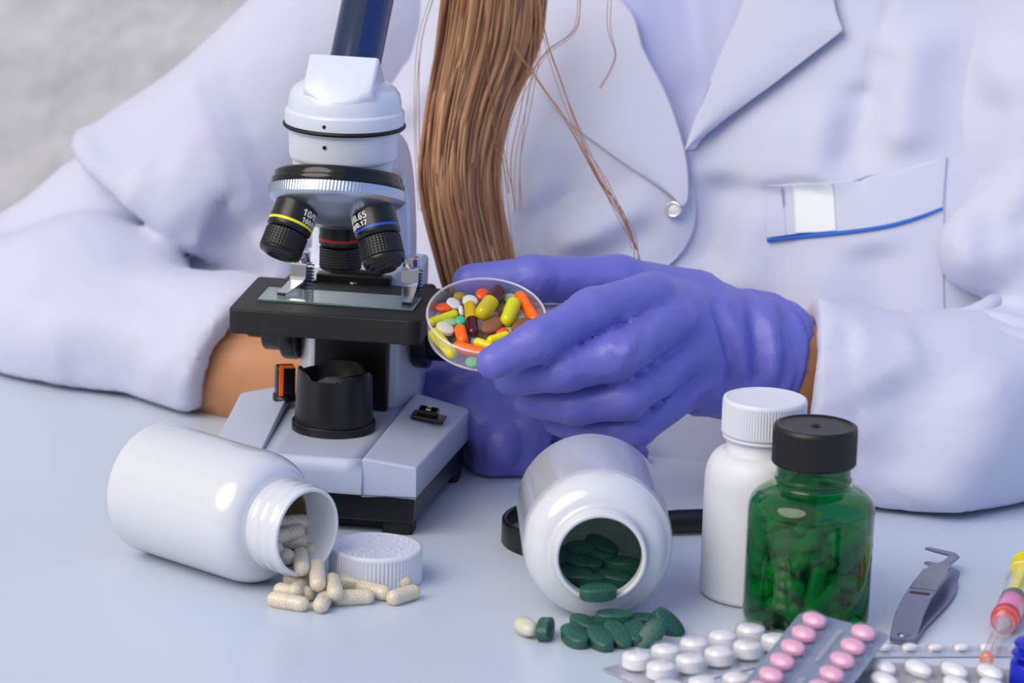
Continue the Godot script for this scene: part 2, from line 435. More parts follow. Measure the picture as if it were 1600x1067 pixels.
func person() -> void:
	var o := thing("person", "person in a white lab coat and violet gloves holding a dish of pills", "person", at(COAT_AT, COAT_YAW))
	var inv := o.transform.affine_inverse()
	part("body", figure(), M.skin, o, inv)
	var coat := part("lab_coat", coat_torso(), M.coat, o)
	overlays(coat)
	# the image-left sleeve: the upper arm's cloth laps over the bunched elbow, the forearm lies over both
	part("sleeve", sleeve([[Vector3(-0.0912, 0.1761, -0.3100), .058], [Vector3(-0.1836, 0.0832, -0.2900), .057], [Vector3(-0.2299, 0.0785, -0.2840), .046]],
		[[Vector3(-0.3012, 0.0134, -0.2850), .047], [Vector3(-0.2349, 0.0252, -0.2380), .0450], [Vector3(-0.1422, 0.0252, -0.1720), .0385]], Vector3(-0.1393, 0.0258, -0.1700), Vector3(.76, -.30, .57), sleeve_folds_right(),
		[Vector2(-0.2558, 0.1197), Vector2(-0.1697, 0.0623)],
		[[[Vector3(-0.2254, 0.0680, -0.2960), .0425], [Vector3(-0.2548, 0.0336, -0.3000), .044], [Vector3(-0.2983, 0.0160, -0.2900), .046]],
		[[Vector3(-0.3121, 0.0168, -0.2620), .030], [Vector3(-0.2832, 0.0254, -0.2580), .030], [Vector3(-0.2517, 0.0432, -0.2520), .030], [Vector3(-0.2289, 0.0505, -0.2460), .030], [Vector3(-0.2040, 0.0469, -0.2360), .029]],
		[[Vector3(-0.2054, 0.0402, -0.2920), .034], [Vector3(-0.1327, 0.0466, -0.2760), .036]],
		[[Vector3(-0.1289, 0.0814, -0.2620), .016], [Vector3(-0.1366, 0.0676, -0.2500), .013], [Vector3(-0.1304, 0.0522, -0.2400), .012]]],
		[[[Vector3(-0.1578, 0.0961, -0.2340), .006], [Vector3(-0.1546, 0.0782, -0.2320), .0125], [Vector3(-0.1490, 0.0602, -0.2260), .015]]]), M.coat, coat, inv)
	# the other sleeve: the upper arm ends in a lip, below it the forearm's folds
	part("sleeve", sleeve([[Vector3(0.3003, 0.2357, -0.2000), .066], [Vector3(0.2867, 0.1519, -0.1720), .062], [Vector3(0.2869, 0.1259, -0.1500), .054]],
		[[Vector3(0.2921, 0.0398, -0.1000), .058], [Vector3(0.2068, 0.0307, -0.0580), .0515], [Vector3(0.1483, 0.0481, -0.0520), .0425]], Vector3(0.1449, 0.0505, -0.0500), Vector3(-.985, .12, .05), sleeve_folds_left(),
		[],
		[[[Vector3(0.2765, 0.1242, -0.1250), .040], [Vector3(0.2521, 0.1183, -0.1100), .027], [Vector3(0.2321, 0.1142, -0.1000), .0190]], [[Vector3(0.2932, 0.1002, -0.1150), .040], [Vector3(0.2724, 0.0985, -0.1050), .030]]],
		[], [[PackedVector3Array([Vector3(0.1939, 0.0775, -0.0699), Vector3(0.2091, 0.0811, -0.0804), Vector3(0.2250, 0.0842, -0.0794), Vector3(0.2426, 0.0863, -0.0656), Vector3(0.2612, 0.0844, -0.0598), Vector3(0.2868, 0.0800, -0.0578)]), .0062], [PackedVector3Array([Vector3(0.2139, 0.0795, -0.0464), Vector3(0.2289, 0.0826, -0.0546), Vector3(0.2448, 0.0826, -0.0544), Vector3(0.2637, 0.0788, -0.0511), Vector3(0.2863, 0.0721, -0.0499)]), .0052], [PackedVector3Array([Vector3(0.2259, 0.0740, -0.0364), Vector3(0.2407, 0.0770, -0.0436), Vector3(0.2535, 0.0746, -0.0432), Vector3(0.2860, 0.0638, -0.0440)]), .0048],
		[PackedVector3Array([Vector3(0.2007, 0.0781, -0.0740), Vector3(0.2162, 0.0827, -0.0710), Vector3(0.2291, 0.0864, -0.0740), Vector3(0.2394, 0.0901, -0.0820), Vector3(0.2463, 0.0936, -0.0960)]), .0064, 1.0]]), M.coat, coat, inv)
	var gl := part("glove", holding_glove(), M.glove, o, inv)
	var cd: Vector3 = (Vector3(0.1375, 0.0646, -0.0660) - Vector3(0.1234, 0.0686, -0.0470)).normalized()
	part("cuff_bead", lathe(ring_profile(.0279, 0, .0009), 64), M.glove, gl, Transform3D(axis_to(cd), Vector3(0.1318, 0.0662, -0.0580)))
	part("glove", resting_glove(), M.glove, o, inv)
	hair(o, inv)


func figure() -> MB:
	# skin and shape under the clothes: head, neck, trunk, arms that end in the gloves, legs under the table
	var trunk := [[Vector3(.10, -.30, -.33), .115], [Vector3(.085, .05, -.27), .10], [Vector3(.075, .20, -.32), .095]]
	var neck := [[Vector3(.075, .24, -.34), .055], [Vector3(.08, .36, -.32), .048]]
	var arms := [
		[[Vector3(-.06, .20, -.34), .045], [Vector3(-0.2479, 0.0389, -0.3180), .028], [Vector3(-0.2896, 0.0145, -0.3050), .026], [Vector3(-0.2353, 0.0245, -0.2420), .028], [Vector3(-0.1421, 0.0207, -0.1720), .026], [Vector3(-0.0927, 0.0286, -0.1350), .021], [Vector3(-0.0620, 0.0290, -0.1180), .018]],
		[[Vector3(.23, .20, -.29), .045], [Vector3(0.2867, 0.0952, -0.1500), .036], [Vector3(0.2816, 0.0496, -0.1000), .034], [Vector3(0.1576, 0.0536, -0.0600), .0255], [Vector3(0.1273, 0.0650, -0.0450), .0195], [Vector3(0.1002, 0.0786, -0.0200), .016]],
	]
	var legs := [
		[[Vector3(.01, -.36, -.30), .085], [Vector3(-.02, -.28, .06), .058], [Vector3(-.02, -.68, .02), .036], [Vector3(-.02, -.722, .12), .026]],
		[[Vector3(.19, -.36, -.30), .085], [Vector3(.26, -.28, .06), .058], [Vector3(.26, -.68, .02), .036], [Vector3(.26, -.722, .12), .026]],
	]
	var hc := Vector3(.085, .455, -.295)
	var f := func(p: Vector3) -> float:
		var d := chain(p, trunk, .06)
		for c in arms:
			d = smin(d, chain(p, c, .03), .03)
		if p.y < -.1:
			for c in legs:
				d = smin(d, chain(p, c, .03), .04)
		if p.y > .2:
			d = smin(d, chain(p, neck, .02), .04)
			var h := ((p - hc) / Vector3(.074, .105, .09)).length()
			d = smin(d, (h - 1.0) * .078, .03)
			d = smin(d, bone(p, hc + Vector3(-.01, -.07, .055), hc + Vector3(-.01, -.04, .05), .03, .035), .03)
			d = smin(d, bone(p, hc + Vector3(-.014, -.03, .098), hc + Vector3(-.012, .01, .088), .011, .006), .012)
			for s in [-1.0, 1.0]:
				d = smin(d, p.distance_to(hc + Vector3(s * .076, -.01, -.005)) - .016, .012)
				d = maxf(d, -(p.distance_to(hc + Vector3(s * .032 - .012, .012, .092)) - .014))
		return d
	return nets(f, Vector3(-.40, -.76, -.46), Vector3(.46, .58, .17), .0125)


func torso_folds() -> Array:
	return [
		[PackedVector2Array([Vector2(0.0653, 0.2346), Vector2(0.0604, 0.2032), Vector2(0.0593, 0.1787), Vector2(0.0663, 0.1416)]), -.0022, .0018, 0.0, 1],
		[PackedVector2Array([Vector2(0.0111, 0.1657), Vector2(0.0194, 0.1170), Vector2(0.0310, 0.0649)]), .0011, .0018, 0.0, 1],
		[PackedVector2Array([Vector2(0.0562, 0.1907), Vector2(0.0555, 0.1663), Vector2(0.0584, 0.1424)]), -0.0085, .009, 0.0],
		[PackedVector2Array([Vector2(0.0458, 0.1838), Vector2(0.0430, 0.1561), Vector2(0.0404, 0.1345)]), 0.0085, .014, 0.0],
		[PackedVector2Array([Vector2(0.0812, 0.2229), Vector2(0.0811, 0.1862), Vector2(0.0844, 0.1505)]), 0.0119, .016, 0.0],
		[PackedVector2Array([Vector2(0.0657, 0.2097), Vector2(0.0668, 0.1823), Vector2(0.0743, 0.1468)]), -0.0051, .01, 0.0],
		[PackedVector2Array([Vector2(0.0237, 0.1759), Vector2(0.0206, 0.1480), Vector2(0.0211, 0.1326)]), 0.0068, .012, 0.0],
		[PackedVector2Array([Vector2(-0.0071, 0.1427), Vector2(-0.0083, 0.1116), Vector2(-0.0094, 0.0864)]), -0.0119, .014, 0.0],
		[PackedVector2Array([Vector2(0.0084, 0.1315), Vector2(0.0085, 0.1004), Vector2(0.0106, 0.0755)]), 0.0068, .016, 0.0],
		[PackedVector2Array([Vector2(0.0518, 0.1080), Vector2(0.0540, 0.0799), Vector2(0.0557, 0.0546)]), 0.0020, .012, 0.0],
		[PackedVector2Array([Vector2(0.0759, 0.1166), Vector2(0.0828, 0.0890), Vector2(0.0892, 0.0573)]), -0.0068, .016, 0.0],
		[PackedVector2Array([Vector2(-0.1560, 0.1046), Vector2(-0.1002, 0.0932), Vector2(-0.0453, 0.1188)]), 0.0068, .014, 0.0],
		[PackedVector2Array([Vector2(-0.2935, 0.1940), Vector2(-0.2817, 0.1742), Vector2(-0.2524, 0.1623)]), -0.0051, .004, 0.0],
		[PackedVector2Array([Vector2(-0.2153, 0.2056), Vector2(-0.1996, 0.1749), Vector2(-0.1862, 0.1477)]), -0.0020, .003, 0.0],
		[PackedVector2Array([Vector2(-0.2058, 0.1444), Vector2(-0.1907, 0.1567), Vector2(-0.1742, 0.1787)]), 0.0102, .012, 0.0],
		[PackedVector2Array([Vector2(-0.2906, 0.1014), Vector2(-0.2624, 0.0825), Vector2(-0.2442, 0.0643)]), 0.0136, .014, 0.0],
		[PackedVector2Array([Vector2(-0.3015, 0.1073), Vector2(-0.2890, 0.0743), Vector2(-0.2805, 0.0514)]), -0.0136, .010, 0.0],
		[PackedVector2Array([Vector2(-0.3073, 0.1652), Vector2(-0.2935, 0.1354), Vector2(-0.2798, 0.1058)]), 0.0119, .02, 0.0],
		[PackedVector2Array([Vector2(-0.0570, 0.2487), Vector2(-0.0445, 0.2084), Vector2(-0.0334, 0.1750)]), -.020, .0165, 0.0, 1],
		[PackedVector2Array([Vector2(-0.0895, 0.1509), Vector2(-0.0852, 0.1159), Vector2(-0.0919, 0.0861)]), -0.0051, .02, 0.0],
	]


func coat_torso() -> MB:
	# a lathe-like shell whose front follows front(); hem below the table, shoulders above the frame
	var folds := torso_folds()
	var rings := []
	var rows := 110
	for k in rows + 1:
		var y := lerpf(-.16, .235, float(k) / rows)
		var p := PackedVector3Array()
		for i in 200:
			var s := -.03 + .25 * sin(lerpf(-PI / 2, PI / 2, i / 199.0))
			p.append(Vector3(s, y, front(s, y) + relief(Vector2(s, y), folds)))
		for i in 24:
			var a := lerpf(PI / 2, -PI / 2, (i + 1) / 25.0)
			p.append(Vector3(-.03 + .25 * sin(a), y, front(.218, y) - .115 * cos(a)))
		rings.append(p)
	# the shoulders close in to the neck
	for q in [[.262, .97, -.012], [.285, .86, -.022], [.300, .6, -.030], [.312, .34, -.036]]:
		var p := PackedVector3Array()
		for v in rings[rows]:
			p.append(Vector3((v.x + .02) * q[1] - .02, q[0], (v.z + .19) * lerpf(1.0, q[1], .7) - .19 + q[2]))
		rings.append(p)
	return loft(rings)


func ruled(a: PackedVector2Array, b: PackedVector2Array, ra: float, rb: float, nu: int, nv: int, folds: Array, thick := .0016, bulge := 0.0) -> MB:
	# a piece of cloth laid on the torso between two lines; ra and rb are its heights along them
	var rows := []
	var lows := []
	for j in nv + 1:
		var t := float(j) / nv
		var p := PackedVector3Array()
		var l := PackedVector3Array()
		for i in nu + 1:
			var q := along(a, float(i) / nu).lerp(along(b, float(i) / nu), t)
			var z := front(q.x, q.y) + relief(q, folds) + lerpf(ra, rb, t) + bulge * sin(PI * t)
			p.append(Vector3(q.x, q.y, z))
			l.append(Vector3(q.x, q.y, z - thick))
		rows.append(p)
		lows.append(l)
	var rings := []
	for j in nv + 1:
		var p: PackedVector3Array = rows[j].duplicate()
		var l: PackedVector3Array = lows[j].duplicate()
		l.reverse()
		p.append_array(l)
		rings.append(p)
	return loft(rings)


func along(p: PackedVector2Array, t: float) -> Vector2:
	var f := t * (p.size() - 1)
	var i := mini(int(f), p.size() - 2)
	var u := f - i
	return p[i].cubic_interpolate(p[i + 1], p[maxi(i - 1, 0)], p[mini(i + 2, p.size() - 1)], u)


func overlays(coat: Node3D) -> void:
	var folds := torso_folds()
	part("blouse", ruled(PackedVector2Array([Vector2(-0.1073, 0.2347), Vector2(-0.0785, 0.2057), Vector2(-0.0500, 0.1739), Vector2(-0.0284, 0.1491)]), PackedVector2Array([Vector2(0.0131, 0.2441), Vector2(0.0085, 0.2122), Vector2(-0.0085, 0.1767), Vector2(-0.0229, 0.1498)]), .0014, .0014, 24, 30, folds + [[PackedVector2Array([Vector2(-0.0598, 0.2357), Vector2(-0.0459, 0.2020), Vector2(-0.0334, 0.1750)]), .004, .007, 0.0]], .001), M.blouse, coat)
	# the overlapping front, its edge curving down from the lapel
	part("front_panel", ruled(PackedVector2Array([Vector2(-0.0554, 0.1827), Vector2(-0.0328, 0.1596), Vector2(-0.0214, 0.1325), Vector2(-0.0175, 0.1157), Vector2(-0.0211, 0.1007), Vector2(-0.0311, 0.0887), Vector2(-0.0441, 0.0744)]), PackedVector2Array([Vector2(-0.1561, 0.1748), Vector2(-0.1655, 0.1446), Vector2(-0.1629, 0.1162), Vector2(-0.1592, 0.0991), Vector2(-0.1559, 0.0819), Vector2(-0.1542, 0.0724), Vector2(-0.1520, 0.0598)]), .0042, .0012, 40, 40, folds + front_folds(), .0018), M.coat, coat)
	var lap := part("lapel", ruled(PackedVector2Array([Vector2(-0.1054, 0.2349), Vector2(-0.0707, 0.2158), Vector2(-0.0579, 0.1965), Vector2(-0.0400, 0.1746), Vector2(-0.0258, 0.1493), Vector2(-0.0205, 0.1295), Vector2(-0.0221, 0.1238)]), PackedVector2Array([Vector2(-0.1690, 0.2282), Vector2(-0.1417, 0.1990), Vector2(-0.1174, 0.1799), Vector2(-0.0965, 0.1633), Vector2(-0.0639, 0.1467), Vector2(-0.0381, 0.1332), Vector2(-0.0235, 0.1244)]), .0088, .0066, 40, 22, [], .002, .002), M.coat, coat)
	lap.set_meta("label", "right lapel rolled open")
	part("lapel", ruled(PackedVector2Array([Vector2(0.0301, 0.2452), Vector2(0.0384, 0.2236), Vector2(0.0435, 0.2140), Vector2(0.0431, 0.2124), Vector2(0.0279, 0.1986), Vector2(0.0120, 0.1843), Vector2(-0.0069, 0.1681), Vector2(-0.0251, 0.1509)]), PackedVector2Array([Vector2(-0.0047, 0.2430), Vector2(-0.0082, 0.2300), Vector2(-0.0117, 0.2171), Vector2(-0.0148, 0.2043), Vector2(-0.0182, 0.1915), Vector2(-0.0207, 0.1789), Vector2(-0.0239, 0.1648), Vector2(-0.0260, 0.1505)]), .0072, .0095, 40, 18, folds.filter(func(q): return q[1] > -.019), .002, .0025), M.coat, coat)
	# snap fastener on the overlapping front
	var sq := Vector2(-0.0270, 0.1217)
	var at_snap := Transform3D(Basis(Vector3(1, 0, 0), PI / 2 - .25), Vector3(sq.x, sq.y, front(sq.x, sq.y) + .0062))
	var sn := part("snap", lathe(ring_profile(.0036, .0004, .0008), 28), M.chrome, coat, at_snap)
	part("snap_cap", lathe([Vector2(.0001, .0009), Vector2(.0018, .0008), Vector2(.003, .0001)], 24), M.coat_label, sn)
	# breast pocket with its flap-like band, tag and blue piping
	var pf := folds
	var pk := part("pocket", ruled(PackedVector2Array([Vector2(0.0184, 0.1361), Vector2(0.0513, 0.1405), Vector2(0.0789, 0.1457), Vector2(0.0969, 0.1518), Vector2(0.1071, 0.1557)]), PackedVector2Array([Vector2(0.0334, 0.0525), Vector2(0.0636, 0.0547), Vector2(0.0908, 0.0573), Vector2(0.1078, 0.0594), Vector2(0.1191, 0.0622)]), .0008, .0008, 40, 30, pf, .0006), M.coat, coat)
	part("pocket_band", ruled(PackedVector2Array([Vector2(0.0181, 0.1357), Vector2(0.0513, 0.1405), Vector2(0.0789, 0.1457), Vector2(0.0969, 0.1521), Vector2(0.1070, 0.1560)]), PackedVector2Array([Vector2(0.0231, 0.1111), Vector2(0.0556, 0.1168), Vector2(0.0831, 0.1228), Vector2(0.0997, 0.1283), Vector2(0.1095, 0.1325)]), .0018, .0016, 40, 8, pf, .0008), M.coat, pk)
	part("piping", ruled(PackedVector2Array([Vector2(0.0227, 0.1115), Vector2(0.0555, 0.1172), Vector2(0.0830, 0.1232), Vector2(0.0997, 0.1287), Vector2(0.1095, 0.1329)]), PackedVector2Array([Vector2(0.0234, 0.1094), Vector2(0.0558, 0.1156), Vector2(0.0833, 0.1218), Vector2(0.0999, 0.1275), Vector2(0.1096, 0.1320)]), .0022, .0022, 40, 3, pf, .0012, .0008), M.piping, pk)
	part("pocket_tag", ruled(PackedVector2Array([Vector2(0.0318, 0.1376), Vector2(0.0419, 0.1393), Vector2(0.0525, 0.1409)]), PackedVector2Array([Vector2(0.0369, 0.1150), Vector2(0.0474, 0.1165), Vector2(0.0580, 0.1186)]), .0026, .0024, 12, 12, pf, .0007), M.coat_label, pk)
	part("seam", ruled(PackedVector2Array([Vector2(0.0259, 0.1361), Vector2(0.0288, 0.1241), Vector2(0.0313, 0.1132)]), PackedVector2Array([Vector2(0.0266, 0.1362), Vector2(0.0295, 0.1242), Vector2(0.0320, 0.1133)]), .0021, .0021, 12, 2, pf, .0006, .0003), M.coat, pk)


func front_folds() -> Array:
	return [
		[PackedVector2Array([Vector2(-0.0978, 0.1144), Vector2(-0.0691, 0.1230), Vector2(-0.0454, 0.1374)]), -.004, .010, 0.0],
		[PackedVector2Array([Vector2(-0.0933, 0.0974), Vector2(-0.0633, 0.1083), Vector2(-0.0340, 0.1288)]), .005, .010, 0.0],
		[PackedVector2Array([Vector2(-0.0848, 0.0870), Vector2(-0.0555, 0.0993), Vector2(-0.0287, 0.1166)]), -.004, .010, 0.0],
		[PackedVector2Array([Vector2(-0.1422, 0.1547), Vector2(-0.1118, 0.1344), Vector2(-0.0923, 0.1151)]), .006, .018, 0.0],
	]


func sleeve(upper: Array, fore: Array, cuff: Vector3, out: Vector3, folds: Array, lap: Array, lumps: Array, hollows: Array, ridges := []) -> MB:
	# an upper and a lower tube of cloth that meet in a crease, hollow at the cuff; lap cuts the upper one along a line, lumps are bunched folds
	var dir := out.normalized()
	var rc: float = fore[-1][1]
	var axis: Vector3 = (fore[-1][0] - fore[-2][0]).normalized()
	fore.append([fore[-1][0] + axis * .035, rc])
	var ln := Vector2.ZERO
	if lap:
		ln = (lap[1] - lap[0]).normalized().orthogonal()
		ln = -ln if ln.y > 0.0 else ln
	var f := func(p: Vector3) -> float:
		var d := chain(p, upper, .03)
		if lap:
			d = -smin(-d, -(Vector2(p.x, p.y) - lap[0]).dot(ln), .012)
		d = smin(d, chain(p, fore, .03), .007)
		for c in lumps:
			d = smin(d, chain(p, c, .02), .008)
		for c in hollows:
			d = -smin(-d, chain(p, c, .01), .006)
		d = maxf(d, (p - cuff).dot(dir))
		d = maxf(d, -bone(p, cuff - axis * .022, cuff + axis * .06, rc - .0075, rc - .0070))
		return maxf(d, .002 - p.y)
	var lo := Vector3.ONE * 9
	var hi := -lo
	for c in upper + fore + lumps.reduce(func(q, w): return q + w, []):
		lo = lo.min(c[0] - Vector3.ONE * (c[1] + .02))
		hi = hi.max(c[0] + Vector3.ONE * (c[1] + .02))
	lo.y = -.012
	var b := nets(f, lo, hi, .0041)
	b.outward()
	var n := b.normals()
	var fn := FastNoiseLite.new()
	fn.seed = 4
	fn.frequency = 14.0
	for i in b.v.size():
		var face := clampf(n[i].z * 1.6, 0.0, 1.0)
		var h := relief(Vector2(b.v[i].x, b.v[i].y), folds) * face + fn.get_noise_3dv(b.v[i]) * .0022
		if b.v[i].y < .006:
			h = minf(h, 0.0)
		b.v[i] += n[i] * h
	for q in ridges:
		var w := curve(q[0], 6)
		var radii := PackedFloat32Array()
		for k in w.size():
			radii.append(q[1] * (.35 + .65 * sqrt(sin(PI * clampf((k + .3) / (w.size() - .4), .0, 1.0 if q.size() > 2 else .62) / (1.0 if q.size() > 2 else 1.24)))))
		b.join(tube(w, radii, 14, .8).outward())
	return b


func sleeve_folds_right() -> Array:
	# lines on the image-left sleeve, in x and y; laps bulge on their left and fall off on their right
	return [
		[PackedVector2Array([Vector2(-0.1311, 0.0547), Vector2(-0.1448, 0.0939), Vector2(-0.1569, 0.1278), Vector2(-0.1685, 0.1550), Vector2(-0.1731, 0.1817)]), .006, .006, .026],
		[PackedVector2Array([Vector2(-0.1731, 0.1817), Vector2(-0.1685, 0.1550), Vector2(-0.1569, 0.1278), Vector2(-0.1448, 0.0939), Vector2(-0.1356, 0.0690)]), -.003, .0045, 0.0],
		[PackedVector2Array([Vector2(-0.2392, 0.1224), Vector2(-0.2115, 0.1259), Vector2(-0.1801, 0.1139)]), -.004, .014, 0.0],
		[PackedVector2Array([Vector2(-0.2148, 0.1098), Vector2(-0.1939, 0.1035), Vector2(-0.1727, 0.0829)]), .004, .014, 0.0],
		[PackedVector2Array([Vector2(-0.2710, 0.0412), Vector2(-0.2399, 0.0558), Vector2(-0.2018, 0.0597), Vector2(-0.1636, 0.0515)]), -.004, .010, 0.0],
		[PackedVector2Array([Vector2(-0.2648, 0.0250), Vector2(-0.2167, 0.0374), Vector2(-0.1720, 0.0354)]), .004, .028, 0.0],
		[PackedVector2Array([Vector2(-0.1873, 0.0363), Vector2(-0.1632, 0.0231), Vector2(-0.1527, 0.0023)]), .003, .018, 0.0],
		[PackedVector2Array([Vector2(-0.2441, 0.0151), Vector2(-0.2166, 0.0232), Vector2(-0.1856, 0.0190)]), -.003, .016, 0.0],
	]


func sleeve_folds_left() -> Array:
	return [
		[PackedVector2Array([Vector2(0.2204, 0.0744), Vector2(0.2346, 0.0517), Vector2(0.2172, 0.0211), Vector2(0.2056, 0.0006)]), .007, .022, 0.0],
		[PackedVector2Array([Vector2(0.1869, 0.0732), Vector2(0.1958, 0.0470), Vector2(0.1935, 0.0136)]), -.005, .026, 0.0],
		[PackedVector2Array([Vector2(0.1647, 0.0872), Vector2(0.1679, 0.0526), Vector2(0.1684, 0.0194)]), -.0016, .0026, 0.0, 1],
		[PackedVector2Array([Vector2(0.2037, 0.0859), Vector2(0.1817, 0.0789), Vector2(0.1593, 0.0814)]), .004, .014, 0.0],
		[PackedVector2Array([Vector2(0.2557, 0.2172), Vector2(0.2518, 0.1772), Vector2(0.2417, 0.1298)]), .008, .020, 0.0],
		[PackedVector2Array([Vector2(0.2439, 0.1969), Vector2(0.2412, 0.1634), Vector2(0.2337, 0.1262)]), -.006, .012, 0.0],
		[PackedVector2Array([Vector2(0.2272, 0.1162), Vector2(0.2460, 0.1293), Vector2(0.2711, 0.1452)]), -.006, .010, 0.0],
		[PackedVector2Array([Vector2(0.2190, 0.1111), Vector2(0.2347, 0.1190), Vector2(0.2567, 0.1290)]), .004, .010, 0.0],
	]


func hand_field(p: Vector3, palm: Array, fingers: Array, kp: float) -> float:
	var dp := 1e3
	for c in palm:
		dp = smin(dp, chain(p, c, .010), kp)
	var d := dp
	for c in fingers:
		d = smin(d, smin(dp, chain(p, c, .0045), .007), .0012)
	return d


func holding_glove() -> MB:
	# thumb behind the dish, index finger along its front rim, three fingers curled below
	var wr := Vector3(0.1157, 0.0691, -0.0400)
	var index := [[Vector3(0.0668, 0.1103, 0.0060), .0118], [Vector3(0.0372, 0.1096, 0.0400), .0107], [Vector3(0.0119, 0.1004, 0.0640), .0096], [Vector3(-0.0080, 0.0916, 0.0720), .0083]]
	var middle := [[Vector3(0.0759, 0.0986, 0.0060), .0118], [Vector3(0.0484, 0.0904, 0.0500), .0112], [Vector3(0.0245, 0.0846, 0.0560), .0098], [Vector3(-0.0003, 0.0779, 0.0480), .0084]]
	var ring := [[Vector3(0.0863, 0.0812, -0.0040), .0112], [Vector3(0.0548, 0.0691, 0.0440), .0102], [Vector3(0.0313, 0.0651, 0.0440), .0092], [Vector3(0.0095, 0.0630, 0.0320), .0082]]
	var pinky := [[Vector3(0.0930, 0.0642, -0.0120), .0105], [Vector3(0.0594, 0.0515, 0.0320), .0096], [Vector3(0.0412, 0.0490, 0.0300), .0086], [Vector3(0.0235, 0.0505, 0.0180), .0078]]
	var thumb := [[Vector3(0.0872, 0.0989, -0.0340), .0150], [Vector3(0.0502, 0.1119, -0.0140), .0125], [Vector3(0.0097, 0.1151, 0.0000), .0108], [Vector3(-0.0210, 0.1135, 0.0035), .0088]]
	var palm := [
		[[wr, .022], [Vector3(0.0706, 0.1025, -0.0060), .0142]], [[wr, .022], [Vector3(0.0811, 0.0889, -0.0080), .0142]],
		[[wr, .021], [Vector3(0.0893, 0.0743, -0.0160), .0138]], [[wr, .021], [Vector3(0.0950, 0.0589, -0.0240), .0132]],
		[[wr, .021], [Vector3(0.0891, 0.0952, -0.0360), .0155]],
	]
	var cuff := [[wr, .0235], [Vector3(0.1234, 0.0686, -0.0470), .0262], [Vector3(0.1375, 0.0646, -0.0660), .0290]]
	var end := Vector3(0.1318, 0.0662, -0.0580)
	var dir: Vector3 = (cuff[2][0] - cuff[1][0]).normalized()
	var f := func(p: Vector3) -> float:
		var d := hand_field(p, palm, [thumb, index, middle, ring, pinky], .016)
		d = smin(d, chain(p, cuff, .01), .014)
		d = maxf(d, (p - end).dot(dir))
		return maxf(d, -bone(p, end - dir * .012, end + dir * .04, .0232, .0258))
	var b := nets(f, Vector3(-0.0342, 0.0011, -0.1000), Vector3(0.1632, 0.1515, 0.0900), .0021)
	return wrinkled(b, [[Vector3(0.0930, 0.1065, -0.0300), Vector3(0.1432, 0.0466, -0.0300)]], end, dir, [index, middle, ring, pinky, thumb], holding_folds())


func holding_folds() -> Array:
	# tendon lines and glove creases on the back of the hand, in x and y
	return [
		[PackedVector2Array([Vector2(0.0427, 0.1030), Vector2(0.0509, 0.0937), Vector2(0.0613, 0.1037)]), 0.0017, .003, 0.0],
		[PackedVector2Array([Vector2(0.0579, 0.1100), Vector2(0.0538, 0.0971), Vector2(0.0575, 0.0844)]), 0.0023, .004, 0.0],
		[PackedVector2Array([Vector2(0.0703, 0.1120), Vector2(0.0648, 0.0943), Vector2(0.0623, 0.0797)]), 0.0017, .004, 0.0],
		[PackedVector2Array([Vector2(0.0934, 0.1144), Vector2(0.1020, 0.0956), Vector2(0.1076, 0.0765), Vector2(0.1073, 0.0507)]), -0.0043, .0028, 0.0],
		[PackedVector2Array([Vector2(0.0981, 0.1130), Vector2(0.1086, 0.0894), Vector2(0.1129, 0.0638)]), 0.0032, .004, 0.0],
		[PackedVector2Array([Vector2(0.1137, 0.1120), Vector2(0.1197, 0.0834), Vector2(0.1195, 0.0576)]), -0.0038, .0035, 0.0],
		[PackedVector2Array([Vector2(0.1230, 0.1107), Vector2(0.1281, 0.0837), Vector2(0.1272, 0.0579)]), 0.0032, .005, 0.0],
		[PackedVector2Array([Vector2(0.1301, 0.1062), Vector2(0.1354, 0.0808), Vector2(0.1325, 0.0581)]), -0.0029, .004, 0.0],
		[PackedVector2Array([Vector2(0.1004, 0.0634), Vector2(0.0855, 0.0499), Vector2(0.0672, 0.0389)]), -0.0032, .0025, 0.0],
		[PackedVector2Array([Vector2(0.0812, 0.0756), Vector2(0.0740, 0.0624), Vector2(0.0681, 0.0525)]), 0.0023, .004, 0.0],
		[PackedVector2Array([Vector2(0.0896, 0.0951), Vector2(0.0799, 0.1044), Vector2(0.0734, 0.1121)]), 0.0020, .005, 0.0],
		[PackedVector2Array([Vector2(0.0948, 0.0503), Vector2(0.0828, 0.0395), Vector2(0.0643, 0.0329)]), 0.0023, .004, 0.0],
	]


func wrinkled(b: MB, _where: Array, end: Vector3, dir: Vector3, fingers: Array, folds: Array) -> MB:
	b.outward()
	var n := b.normals()
	var fn := FastNoiseLite.new()
	fn.seed = 11
	fn.frequency = 1.0
	fn.fractal_octaves = 2
	var side := dir.cross(Vector3.UP).normalized()
	for i in b.v.size():
		var p := b.v[i]
		var d := (end - p).dot(dir)
		# fine slack creases that run round the wrist, and shorter ones across the knuckles
		var w := smoothstep(.06, .012, d)
		var h := fn.get_noise_3d(d * 190, p.y * 22, (p - end).dot(side) * 22) * .0022 * w * smoothstep(.0, .009, d)
		for c in fingers:
			for k in [1, 2]:
				var r := p.distance_to(c[k][0])
				if r < .02:
					var ax: Vector3 = (c[k][0] - c[k - 1][0]).normalized()
					h += fn.get_noise_3d((p - c[k][0]).dot(ax) * 420, p.y * 60, p.x * 60) * .0005 * smoothstep(.02, .008, r)
		h += fn.get_noise_3dv(p * 45) * .0003 + fn.get_noise_3d(p.x * 60, p.y * 190, p.z * 90) * .0003
		h += relief(Vector2(p.x, p.y), folds) * clampf(n[i].z * 1.5, 0.0, 1.0)
		b.v[i] += n[i] * h
	return b


